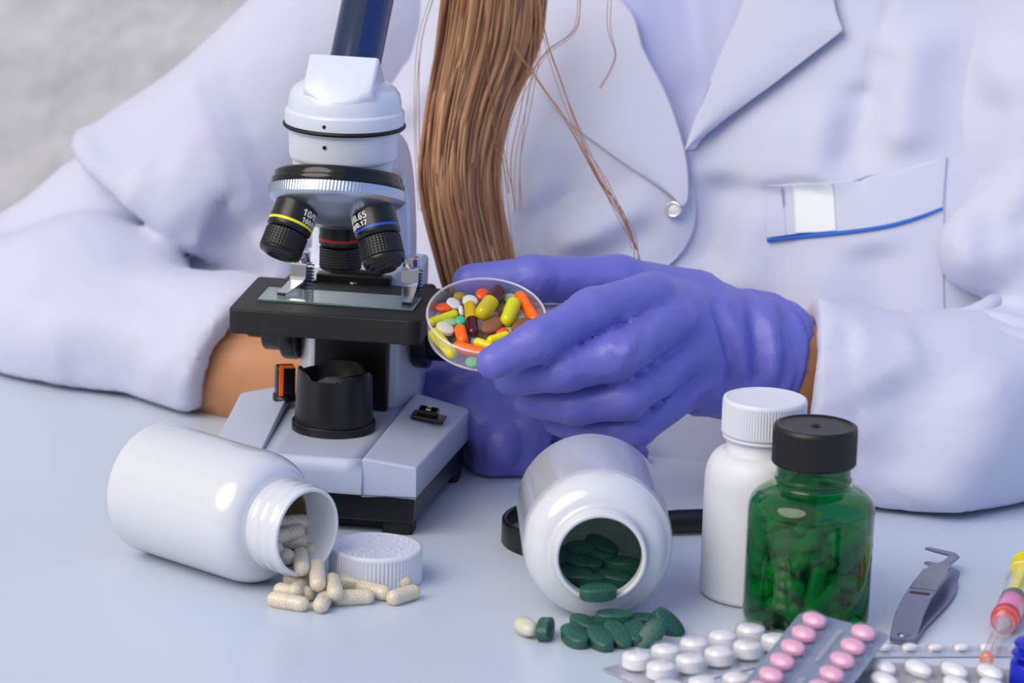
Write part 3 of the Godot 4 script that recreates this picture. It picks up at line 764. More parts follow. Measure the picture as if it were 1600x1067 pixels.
func resting_glove() -> MB:
	# the other hand lies behind the microscope: two fingers stretched out, two curled on the table
	var wr := Vector3(-0.0690, 0.0304, -0.1250)
	var index := [[Vector3(-0.0077, 0.0361, -0.1180), .0115], [Vector3(0.0210, 0.0216, -0.1250), .0105], [Vector3(0.0514, 0.0087, -0.1220), .0092], [Vector3(0.0780, 0.0016, -0.1150), .0080]]
	var middle := [[Vector3(-0.0057, 0.0330, -0.0980), .0115], [Vector3(0.0210, 0.0203, -0.0920), .0105], [Vector3(0.0443, 0.0098, -0.0900), .0094], [Vector3(0.0641, 0.0036, -0.0880), .0082]]
	var ring := [[Vector3(-0.0103, 0.0325, -0.0800), .0125], [Vector3(0.0099, 0.0238, -0.0620), .0118], [Vector3(0.0061, 0.0041, -0.0600), .0108], [Vector3(-0.0044, 0.0006, -0.0780), .0095]]
	var pinky := [[Vector3(-0.0197, 0.0309, -0.0660), .0120], [Vector3(-0.0053, 0.0180, -0.0520), .0112], [Vector3(-0.0075, 0.0052, -0.0580), .0102], [Vector3(-0.0157, 0.0032, -0.0720), .0090]]
	var thumb := [[Vector3(-0.0527, 0.0236, -0.1400), .015], [Vector3(-0.0189, 0.0082, -0.1500), .0125], [Vector3(0.0016, -0.0015, -0.1500), .0105], [Vector3(0.0187, -0.0065, -0.1450), .0088]]
	var palm := [
		[[wr, .022], [Vector3(-0.0125, 0.0346, -0.1140), .0148]], [[wr, .022], [Vector3(-0.0115, 0.0314, -0.0980), .0150]],
		[[wr, .022], [Vector3(-0.0158, 0.0308, -0.0820), .0150]], [[wr, .021], [Vector3(-0.0240, 0.0297, -0.0700), .0145]],
	]
	var end := Vector3(-0.0877, 0.0275, -0.1360)
	var dir := Vector3(-.93, .02, -.3).normalized()
	var cuff := [[wr, .023], [Vector3(-0.0912, 0.0275, -0.1380), .028]]
	var f := func(p: Vector3) -> float:
		var d := hand_field(p, palm, [thumb, index, middle, ring, pinky], .018)
		d = smin(d, chain(p, cuff, .01), .014)
		d = maxf(d, (p - end).dot(dir))
		d = maxf(d, -bone(p, end - dir * .012, end + dir * .04, .0235, .0265))
		return maxf(d, .0012 - p.y)
	var b := nets(f, Vector3(-0.1095, -0.0451, -0.1900), Vector3(0.0926, 0.0769, -0.0300), .0029)
	return wrinkled(b, [], end, dir, [index, middle, ring, pinky], [
		[PackedVector2Array([Vector2(-0.0478, 0.0505), Vector2(-0.0251, 0.0464), Vector2(-0.0025, 0.0438)]), .002, .004, 0.0],
		[PackedVector2Array([Vector2(-0.0443, 0.0390), Vector2(-0.0316, 0.0461), Vector2(-0.0188, 0.0499)]), -.002, .003, 0.0],
		[PackedVector2Array([Vector2(-0.0149, 0.0327), Vector2(-0.0137, 0.0161), Vector2(-0.0144, -0.0007)]), -.002, .003, 0.0],
		[PackedVector2Array([Vector2(-0.0020, 0.0332), Vector2(-0.0015, 0.0165), Vector2(0.0023, -0.0001)]), .0015, .004, 0.0],
	])


func hair(o: Node3D, inv: Transform3D) -> void:
	# long straight hair that falls over one shoulder: locks of many strands, and a few stray ones
	var r := RandomNumberGenerator.new()
	r.seed = 21
	var tops := PackedVector3Array([Vector3(-0.0356, 0.2482, -0.1500), Vector3(0.0069, 0.2475, -0.1650)])
	var line := [
		[Vector3(-0.0377, 0.2496, -0.1400), Vector3(-0.0419, 0.2075, -0.1350), Vector3(-0.0470, 0.1694, -0.1250), Vector3(-0.0477, 0.1349, -0.1150), Vector3(-0.0370, 0.0952, -0.1000), Vector3(-0.0261, 0.0646, -0.0900)],
		[Vector3(0.0095, 0.2468, -0.1700), Vector3(0.0071, 0.2059, -0.1550), Vector3(-0.0073, 0.1680, -0.1400), Vector3(-0.0110, 0.1341, -0.1250), Vector3(-0.0013, 0.0942, -0.1100), Vector3(0.0031, 0.0631, -0.1000)],
	]
	var root := part("hair", hair_mass(line), M.hair_dark, o, inv)
	for g in 3:
		var m := MB.new()
		for k in 170:
			var u := pow(r.randf(), .85)
			var p := PackedVector3Array()
			var w := r.randf_range(-1, 1)
			for j in 6:
				var spread: float = u + w * [.10, .10, .08, .07, .09, .11][j]
				var q: Vector3 = line[0][j].lerp(line[1][j], clampf(spread, -.03, 1.04))
				p.append(q + Vector3(r.randf_range(-.0012, .0012), 0, .010 * sin(PI * clampf(spread, .02, .98)) + r.randf_range(-.003, .004)))
			var rr := r.randf_range(.00022, .0008) if k % 6 else r.randf_range(.0009, .0017)
			m.join(tube(curve(p, 5), PackedFloat32Array([rr]), 5, .55, Vector3.RIGHT).outward())
		part("hair_strands", m, [M.hair_a, M.hair_b, M.hair_c][g], root).set_meta("kind", "stuff")
	var stray := MB.new()
	for q in [
		[PackedVector3Array([Vector3(-0.0068, 0.2459, -0.1500), Vector3(-0.0047, 0.2080, -0.1400), Vector3(0.0076, 0.1921, -0.1200), Vector3(0.0252, 0.1719, -0.1000), Vector3(0.0439, 0.1434, -0.0900), Vector3(0.0575, 0.1219, -0.0850), Vector3(0.0629, 0.1068, -0.0800)]), 4, 3.5],
		[PackedVector3Array([Vector3(0.0047, 0.2463, -0.1500), Vector3(0.0102, 0.2118, -0.1400), Vector3(0.0188, 0.1892, -0.1200), Vector3(0.0302, 0.1655, -0.1000), Vector3(0.0405, 0.1482, -0.0900), Vector3(0.0516, 0.1316, -0.0850), Vector3(0.0594, 0.1132, -0.0800)]), 4, 3.5],
		[PackedVector3Array([Vector3(0.0030, 0.2463, -0.1500), Vector3(0.0060, 0.2101, -0.1300), Vector3(0.0016, 0.1787, -0.1200), Vector3(-0.0013, 0.1508, -0.1100), Vector3(0.0003, 0.1265, -0.1000)]), 4, 7.0],
		[PackedVector3Array([Vector3(0.0422, 0.2476, -0.1500), Vector3(0.0415, 0.2179, -0.1300), Vector3(0.0453, 0.2024, -0.1250), Vector3(0.0393, 0.1867, -0.1200)]), 2, 8.0],
		[PackedVector3Array([Vector3(-0.0395, 0.2448, -0.1500), Vector3(-0.0512, 0.2063, -0.1400), Vector3(-0.0522, 0.1617, -0.1300), Vector3(-0.0475, 0.1205, -0.1200)]), 3, 6.0],
		[PackedVector3Array([Vector3(0.0259, 0.2471, -0.1500), Vector3(0.0270, 0.2157, -0.1400), Vector3(0.0112, 0.2004, -0.1300), Vector3(-0.0070, 0.1652, -0.1200), Vector3(-0.0026, 0.1342, -0.1100)]), 3, 8.0],
		[PackedVector3Array([Vector3(-0.0197, 0.2470, -0.1400), Vector3(-0.0147, 0.1961, -0.1300), Vector3(-0.0081, 0.1486, -0.1200), Vector3(0.0003, 0.0966, -0.1000)]), 5, 7.0],
	]:
		for k in q[1]:
			var p := PackedVector3Array()
			var off: Vector3 = Vector3(r.randf_range(-1, 1), r.randf_range(-.3, .3), r.randf_range(-1, 1)) * q[2] * .0004
			var j := 0
			for v in q[0]:
				p.append(v + off + Vector3(r.randf_range(-1, 1), 0, r.randf_range(-1, 1)) * q[2] * .00012 * j)
				j += 1
			stray.join(tube(curve(p, 6), PackedFloat32Array([r.randf_range(.00012, .00026)]), 4).outward())
	part("stray_strands", stray, M.hair_b, root).set_meta("kind", "stuff")


func hair_mass(line: Array) -> MB:
	# the body of the hair under its outer strands: a few overlapping locks
	var b := MB.new()
	for k in 9:
		var u := (k + .5) / 9.0
		var p := PackedVector3Array()
		for j in 6:
			p.append(line[0][j].lerp(line[1][j], u) + Vector3(0, 0, -.004 + .003 * (k % 2) + .008 * sin(PI * u)))
		b.join(tube(curve(p, 5), PackedFloat32Array([.0042, .0042, .0045, .0045, .0045, .0044, .0044, .0044, .004, .004, .004, .004, .004, .0038, .0036, .0034, .0032, .003, .0028, .0026, .0024, .0022, .002, .0018, .0015, .001]), 10, .8, Vector3.RIGHT).outward())
	return b


func bottle_profile(r: float, y1: float, y2: float, rn: float, yn: float, rim: float, wall: float, threads := 0, inside := false) -> Array:
	var y0 := 0.0
	# base, straight side up to y1, shoulder to the neck at y2, neck up to yn, then the inside back down
	var p := [Vector2(.0001, y0 + .0012), Vector2(r * .8, y0 + .0012), Vector2(r * .86, y0), Vector2(r - .003, y0), Vector2(r - .0009, y0 + .0009), Vector2(r, y0 + .003), Vector2(r, lerpf(y0, y1, .33)), Vector2(r, lerpf(y0, y1, .66))]
	for k in 9:
		var t := PI / 2 * k / 8
		p.append(Vector2(rn + (r - rn) * pow(cos(t), .85), y1 + (y2 - y1) * sin(t) * .97 + (y2 - y1) * .03 * k / 8))
	if threads > 0:
		for k in threads:
			var y := lerpf(y2, yn, (k + .55) / (threads + .45))
			p.append_array([Vector2(rn, y - .0012), Vector2(rn + .0007, y - .0004), Vector2(rn + .0007, y + .0003), Vector2(rn, y + .0011)])
	p.append_array([Vector2(rn, yn - .0012), Vector2(rn - .0002, yn - .0004), Vector2(rn - .0007, yn), Vector2(rim + .0005, yn), Vector2(rim, yn - .0006), Vector2(rim, y2 + .001)])
	if inside:
		p = [Vector2(rim, y2 + .001)]
	elif wall > .0:
		return p
	p.append(Vector2(rim + .001, y2 - .002))
	for k in range(7, -1, -1):
		var t := PI / 2 * k / 8
		p.append(Vector2(rim + (r - wall - rim) * pow(cos(t), .85), y1 + (y2 - wall - y1) * sin(t)))
	p.append_array([Vector2(r - wall, y0 + .006), Vector2(r - wall - .003, y0 + .003), Vector2(.0001, y0 + .003)])
	return p


func ribbed_cap(r: float, h: float, ribs: int, deep: float, edge := .001, dish := .0) -> MB:
	var rings := []
	var n := ribs * 4
	for q in [[r - .0004, 0.0, 0.0], [r, .0006, 0.0], [r, .0012, 1.0], [r, h - edge - .0012, 1.0], [r, h - edge - .0006, 0.0], [r - edge * .3, h - edge * .3, 0.0], [r - edge, h, 0.0], [r - edge * 1.7, h, 0.0], [r - edge * 2.0, h - dish, 0.0], [r * .5, h - dish, 0.0], [.0001, h - dish, 0.0]]:
		var p := PackedVector3Array()
		for i in n:
			var rr: float = q[0] - (deep * q[2] if i % 4 < 2 else 0.0)
			p.append(Vector3(rr * cos(TAU * i / n), q[1], rr * sin(TAU * i / n)))
		rings.append(p)
	return loft(rings, true, true, false)


func bottles() -> void:
	# lying on its side at the left, open towards the lens
	var d := Vector3(.7572, 0, .6532)
	var a := thing("pill_bottle", "glossy white pill bottle lying at the left, beige capsules spilling from its threaded neck", "bottle", Transform3D(Basis(d.cross(Vector3.UP), d, Vector3.UP).orthonormalized(), Vector3(-.1650, .0306, .0865)))
	part("bottle_body", lathe(bottle_profile(.0305, .0655, .0815, .0205, .1010, .0184, .0016, 3), 72), M.bottle_white, a)
	part("bottle_inside", lathe(bottle_profile(.0305, .0655, .0815, .0205, .1010, .0184, .0016, 3, true), 72), M.dusty_tan, a)
	# its screw cap lies on the table
	var c := thing("bottle_cap", "white ribbed screw cap lying top up between the beige capsules and the microscope foot", "cap", at(Vector3(-0.0589, 0.0000, 0.1221)))
	part("cap_shell", ribbed_cap(.0214, .0163, 72, .0005, .0012, .0004), M.cap_white, c)
	var emb := MB.new()
	rng.seed = 3
	for k in 3:
		var r: float = [.0164, .0118, .0074][k]
		var n := int(r * 1500)
		for i in n:
			if rng.randf() < .2:
				continue
			var an := TAU * (i + rng.randf_range(-.15, .15)) / n
			emb.join(rbox(rng.randf_range(.0009, .0017), .0008, .0009, .0002).outward(), Transform3D(Basis(Vector3.UP, -an + PI / 2 + rng.randf_range(-.3, .3)), Vector3(r * cos(an), .0161, r * sin(an))))
	part("embossed_ring", emb, M.cap_white, c)
	# lying with its mouth to the lens
	var dm := Vector3(.045, 0, .999).normalized()
	var b := thing("pill_bottle", "white pill bottle lying mouth forward under the gloved hand, green tablets inside", "bottle", Transform3D(Basis(dm.cross(Vector3.UP), dm, Vector3.UP).orthonormalized(), Vector3(.0383, .0336, .0985)))
	part("bottle_body", lathe(bottle_profile(.0334, .0640, .0795, .0206, .0872, .0184, .0016, 0), 80), M.bottle_white, b)
	part("bottle_inside", lathe(bottle_profile(.0334, .0640, .0795, .0206, .0872, .0184, .0016, 0, true), 80), M.dusty_green, b)
	part("film_band", lathe([Vector2(.0335, .004), Vector2(.0338, .0045), Vector2(.0339, .030), Vector2(.0338, .0612), Vector2(.0335, .062)], 80), M.film, b)
	# standing white bottle
	var w := thing("pill_bottle", "closed white pill bottle standing behind the green bottle", "bottle", at(Vector3(.1152, 0, .1235)))
	part("bottle_body", lathe(bottle_profile(.0257, .054, .0685, .0166, .0770, .0146, .0016, 0), 64), M.bottle_matte, w)
	var wc := part("cap_shell", ribbed_cap(.0192, .0165, 90, .00028, .0012, .0005), M.cap_white, w, at(Vector3(0, .0765, 0)))
	part("neck_ring", lathe([Vector2(.0175, -.0022), Vector2(.0186, -.002), Vector2(.0186, -.0006), Vector2(.0175, -.0004)], 56), M.cap_white, wc)
	# standing green bottle, seen through
	var g := thing("pill_bottle", "standing transparent green bottle with a black cap, half filled with capsules", "bottle", at(Vector3(.1355, 0, .162)))
	part("bottle_body", lathe([Vector2(.0001, .0015), Vector2(.022, .0012), Vector2(.0245, 0), Vector2(.0265, .0004), Vector2(.0279, .002), Vector2(.0284, .005), Vector2(.0284, .03), Vector2(.0284, .0520), Vector2(.0280, .0553), Vector2(.0268, .0583), Vector2(.0245, .0608), Vector2(.021, .0625), Vector2(.0180, .0634), Vector2(.0168, .0642), Vector2(.0168, .0660), Vector2(.0174, .0664), Vector2(.0174, .0680), Vector2(.0166, .0685), Vector2(.0166, .0755)], 80), M.green_plastic, g)
	var gc := part("cap_shell", ribbed_cap(.0188, .0176, 100, .00018, .0014, .0006), M.cap_black, g, at(Vector3(0, .0740, 0)))
	part("cap_dimple", lathe([Vector2(.0001, .0001), Vector2(.0012, .0), Vector2(.0016, .0004), Vector2(.0022, .0002)], 20), M.cap_black, gc, at(Vector3(0, .0172, 0)))
	green_fill()


func capsule_mesh(l: float, r: float, cap: bool) -> MB:
	# half of a two-piece capsule along y; the cap half is a little wider and longer
	var p := []
	var h := l / 2 - r
	var rr := r if cap else r * .962
	for k in 7:
		var t := PI / 2 * (1.0 - k / 6.0)
		p.append(Vector2(maxf(rr * cos(t), .00005), h + rr * sin(t)))
	p.append(Vector2(rr, -l * (.02 if cap else .06)))
	if cap:
		p.append(Vector2(rr, -l * .02))
		p.append(Vector2(r * .955, -l * .022))
	var b := lathe(p, 24)
	return b if cap else b.moved(Transform3D(Basis(Vector3.RIGHT, PI)))


var meshes := {}


func once(key: String, make: Callable) -> ArrayMesh:
	if not meshes.has(key):
		meshes[key] = make.call().mesh()
	return meshes[key]


func capsule(label: String, group: String, p: Vector3, dir: Vector3, l: float, r: float, cap: Material, body: Material) -> Node3D:
	# dir points towards the cap half
	var o := thing("capsule", label, "capsule", Transform3D(axis_to(dir), p), group)
	part("capsule_cap", once("cc%.4f %.4f" % [l, r], capsule_mesh.bind(l, r, true)), cap, o)
	part("capsule_body", once("cb%.4f %.4f" % [l, r], capsule_mesh.bind(l, r, false)), body, o)
	return o


func tablet_mesh(a: float, b: float, h: float, power: float, dome: float) -> MB:
	# band with a domed face on either side; dome is the share of the height in each face
	var rings := []
	var o := oval(a, b, power, 36)
	var rows := []
	for k in 6:
		var t := PI / 2 * k / 5
		rows.append(Vector2(.04 + .96 * sin(t), -h / 2 + h * dome * (1.0 - cos(t))))
	rows.append(rows[-1])
	for k in 7:
		rows.append(Vector2(rows[6 - k].x, -rows[6 - k].y))
	for q in rows:
		var p := PackedVector3Array()
		for v in o:
			p.append(Vector3(v.x * q.x, q.y, v.y * q.x))
		rings.append(p)
	return loft(rings)


func tablet(label: String, group: String, p: Vector3, dir: Vector3, normal: Vector3, a: float, b: float, h: float, m: Material, power := 2.0, dome := .28, called := "tablet") -> MeshInstance3D:
	var z := dir.cross(normal).normalized()
	var x := normal.normalized().cross(z).normalized()
	var o := part(numbered(called), once("t%.4f %.4f %.4f %.2f %.2f" % [a, b, h, power, dome], tablet_mesh.bind(a, b, h, power, dome)), m, self, Transform3D(Basis(x, normal.normalized(), -z).orthonormalized(), p))
	tag(o, label, "tablet", group)
	return o


func green_fill() -> void:
	rng.seed = 12
	var placed := []
	var tries := 0
	while placed.size() < 64 and tries < 9000:
		tries += 1
		var y := rng.randf_range(.006, .042)
		var r := .0215 * sqrt(rng.randf())
		var an := rng.randf() * TAU
		var p := Vector3(.1355 + r * cos(an), y, .162 + r * sin(an))
		var dir := Vector3(rng.randfn(), rng.randfn() * .6, rng.randfn()).normalized()
		var ok := true
		for s in [-1.0, 1.0]:
			var e: Vector3 = p + dir * .0064 * s
			if Vector2(e.x - .1355, e.z - .162).length() > .0236 or e.y < .0056 or e.y > .046:
				ok = false
		if not ok:
			continue
		for q in placed:
			var c := Geometry3D.get_closest_points_between_segments(p - dir * .0064, p + dir * .0064, q[0] - q[1] * .0064, q[0] + q[1] * .0064)
			if c[0].distance_to(c[1]) < .0066:
				ok = false
				break
		if ok:
			placed.append([p, dir])
	for q in placed:
		capsule("pale capsule in the pile inside the transparent green bottle", "capsules inside the green bottle", q[0], q[1], .0208, .0037, M.filling, M.filling)


func tools() -> void:
	# slide under the clips
	var s := thing("microscope_slide", "clear glass slide with greenish edges held by the clips on the microscope stage", "slide", Transform3D(Basis(Vector3.UP, -.1344), Vector3(-.0856, .1006, -.0037)).translated_local(Vector3(.002, 0, .0002)))
	part("glass_plate", slab(rrect(.0756, .025, .0004), 0.0, .0011, .0001), M.glass, s)
	part("ground_edge", stack(rrect(.0760, .0254, .0004), [Vector2(.0004, 0), Vector2(0, .0002), Vector2(0, .0010), Vector2(.0004, .0011)], false, false), M.glass_edge, s)
	# magnifying glass behind the lying bottle
	var m := thing("magnifying_glass", "black rimmed magnifying glass lying behind the bottle of green tablets, its handle to the right", "magnifier", at(Vector3(.0305, 0, .0552)))
	part("rim", lathe([Vector2(.0300, 0), Vector2(.0318, 0), Vector2(.0324, .0006), Vector2(.0324, .0112), Vector2(.0316, .0122), Vector2(.0306, .0122), Vector2(.0298, .0112), Vector2(.0298, .0060), Vector2(.0292, .0056), Vector2(.0292, .0040), Vector2(.0300, .0036), Vector2(.0300, 0)], 64), M.black_satin, m)
	part("lens", lathe([Vector2(.0001, .0026), Vector2(.015, .0031), Vector2(.0296, .0044), Vector2(.0296, .0052), Vector2(.015, .0066), Vector2(.0001, .0070)], 48), M.glass, m)
	var hp := PackedVector3Array([Vector3(.030, .0058, -.0145), Vector3(.040, .0060, -.0182), Vector3(.052, .0062, -.0212), Vector3(.075, .0063, -.0255), Vector3(.105, .0063, -.031), Vector3(.113, .0060, -.0325)])
	part("handle", tube(curve(hp, 4), PackedFloat32Array([.0036, .0036, .0036, .0038, .0044, .005, .0054, .0056, .0058, .0058, .0058, .0058, .0058, .0058, .0058, .0057, .0056, .0052, .0045, .0035, .002]), 16), M.black_satin, m)
	tweezers()
	syringe()
	# blue stopper with its ribs
	var b := thing("stopper", "bright blue ridged plastic stopper of a small vial at the right edge of the picture", "stopper", at(Vector3(.2262, 0, .262)))
	part("vial", lathe([Vector2(.0001, 0), Vector2(.0095, 0), Vector2(.0102, .0008), Vector2(.0102, .008), Vector2(.0001, .008)], 32), M.cap_white, b)
	var sp := part("stopper_skirt", ribbed_cap(.0116, .0145, 44, .0003, .0010), M.blue_plastic, b, at(Vector3(0, .0045, 0)))
	part("stopper_flange", lathe([Vector2(.0085, .0145), Vector2(.0085, .0165), Vector2(.0112, .0172), Vector2(.0115, .0178), Vector2(.011, .0184), Vector2(.0085, .0190), Vector2(.0085, .0205), Vector2(.0105, .0216), Vector2(.0106, .0222), Vector2(.0098, .0232), Vector2(.006, .0245), Vector2(.0001, .0247)], 40), M.blue_plastic, sp)


func tweezers() -> void:
	# two sprung arms joined at the handle end, their tips bent to one side
	var o := thing("tweezers", "steel tweezers with ridged grips and bent tips lying beside the green bottle", "tweezers", Transform3D(Basis(Vector3(.2916, 0, -.9565), Vector3.UP, Vector3(.9565, 0, .2916)).orthonormalized(), Vector3(.1765, 0, .1885)))
	# local x runs to the tips, z to the right
	for s in 2:
		var rings := []
		# x, side, width, height above the table of the strip's middle
		var rows := [[-.0022, .0, .0046, .0026], [.0, .0, .0056, .0026], [.004, .0, .0060, .0030], [.022, -.0016, .0063, .0066], [.040, -.0018, .0062, .0092], [.058, -.0012, .0064, .0104], [.078, -.0008, .0062, .0098], [.092, -.0010, .0046, .0088], [.098, -.0004, .0024, .0084], [.108, .0008, .0024, .0080], [.1125, .0010, .0025, .0078], [.1158, -.0008, .0025, .0078], [.119, -.0080, .0021, .0076], [.122, -.0140, .0014, .0074]]
		for i in rows.size():
			var q: Array = rows[i]
			var nx: Array = rows[mini(i + 1, rows.size() - 1)]
			var pv: Array = rows[maxi(i - 1, 0)]
			var t := Vector3(nx[0] - pv[0], 0, nx[1] - pv[1]).normalized()
			var side := Vector3(-t.z, 0, t.x)
			var y: float = q[3] if s == 0 else .0012 + .0009 * sin(i * .4)
			var c := Vector3(q[0], y, q[1] + (.0 if s == 0 else .0035 * smoothstep(.0, .05, q[0]) * smoothstep(.118, .095, q[0])))
			var w: float = q[2]
			rings.append(PackedVector3Array([c + side * w + Vector3.UP * .0003, c + side * (w - .0004) + Vector3.UP * .0006, c - side * (w - .0004) + Vector3.UP * .0006, c - side * w + Vector3.UP * .0003, c - side * w - Vector3.UP * .0003, c - side * (w - .0004) - Vector3.UP * .0006, c + side * (w - .0004) - Vector3.UP * .0006, c + side * w - Vector3.UP * .0003]))
		var arm := part("arm", loft(rings), M.steel, o)
		if s == 0:
			var g := MB.new()
			for k in 24:
				var x := lerpf(.050, .088, k / 23.0)
				var y := .0104 - .0006 * absf(x - .06) / .02 + .0005
				g.join(rbox(.0008, .0010, .0122 if x < .08 else .0098, .0002).outward(), Transform3D(Basis(Vector3.UP, .04), Vector3(x, y, -.001)))
			part("ridged_grip", g, M.steel, arm)
			part("slot", rbox(.0030, .0006, .0092, .0002), M.slot_brown, arm, Transform3D(Basis(Vector3(0, 0, 1), .06), Vector3(.0442, .00995, -.0016)))
	part("rivet", lathe([Vector2(.0001, 0), Vector2(.003, 0), Vector2(.0028, .0035), Vector2(.0001, .0036)], 16), M.steel, o, at(Vector3(.003, .0002, 0)))


func syringe() -> void:
	var d := Vector3(.249, 0, -.9685).normalized()
	var o := thing("syringe", "clear syringe with pink liquid, red seal, yellow plunger and an orange tipped needle cap", "syringe", Transform3D(Basis(d.cross(Vector3.UP), d, Vector3.UP).orthonormalized(), Vector3(.2090, .0066, .2265)))
	# y runs from the needle cap back to the plunger
	part("needle_cap", lathe([Vector2(.0001, .0), Vector2(.0022, .0), Vector2(.0026, .0006), Vector2(.0030, .040), Vector2(.0052, .046), Vector2(.0056, .052)], 28), M.clear, o)
	part("cap_tip", lathe([Vector2(.0012, -.0004), Vector2(.0026, -.0003), Vector2(.0031, .0008), Vector2(.0031, .0030), Vector2(.0026, .0038), Vector2(.0012, .0038)], 24), M.orange_clear, o)
	part("needle", lathe([Vector2(.0001, .012), Vector2(.0004, .012), Vector2(.0004, .048), Vector2(.0001, .048)], 10), M.chrome, o)
	part("needle_hub", lathe([Vector2(.0001, .042), Vector2(.0014, .042), Vector2(.0020, .050), Vector2(.0032, .0525), Vector2(.0032, .056), Vector2(.0001, .056)], 24), M.grey_clear, o)
	part("barrel", lathe([Vector2(.0030, .0545), Vector2(.0058, .0555), Vector2(.0064, .0575), Vector2(.0064, .118), Vector2(.0100, .1182), Vector2(.0100, .1198), Vector2(.0064, .12)], 32), M.clear, o)
	part("red_seal", lathe([Vector2(.0001, .0580), Vector2(.0060, .0582), Vector2(.0066, .0592), Vector2(.0066, .0632), Vector2(.0001, .064)], 32), M.red_plastic, o)
	part("pink_liquid", lathe([Vector2(.0001, .064), Vector2(.0060, .064), Vector2(.0060, .083), Vector2(.0001, .083)], 28), M.pink_liquid, o)
	part("plunger_seal", lathe([Vector2(.0001, .083), Vector2(.0060, .083), Vector2(.0062, .0842), Vector2(.0058, .0855), Vector2(.0062, .087), Vector2(.0062, .0885), Vector2(.0001, .0895)], 28), M.black_rubber, o)
	var pl := part("plunger", rbox(.0090, .050, .0014, .0004), M.yellow_plastic, o, at(Vector3(0, .1145, 0)))
	part("plunger_rib", rbox(.0014, .050, .0090, .0004), M.yellow_plastic, pl)
	part("plunger_rest", lathe([Vector2(.0001, .024), Vector2(.008, .024), Vector2(.0086, .0246), Vector2(.0086, .026), Vector2(.008, .0266), Vector2(.0001, .0266)], 28), M.yellow_plastic, pl)


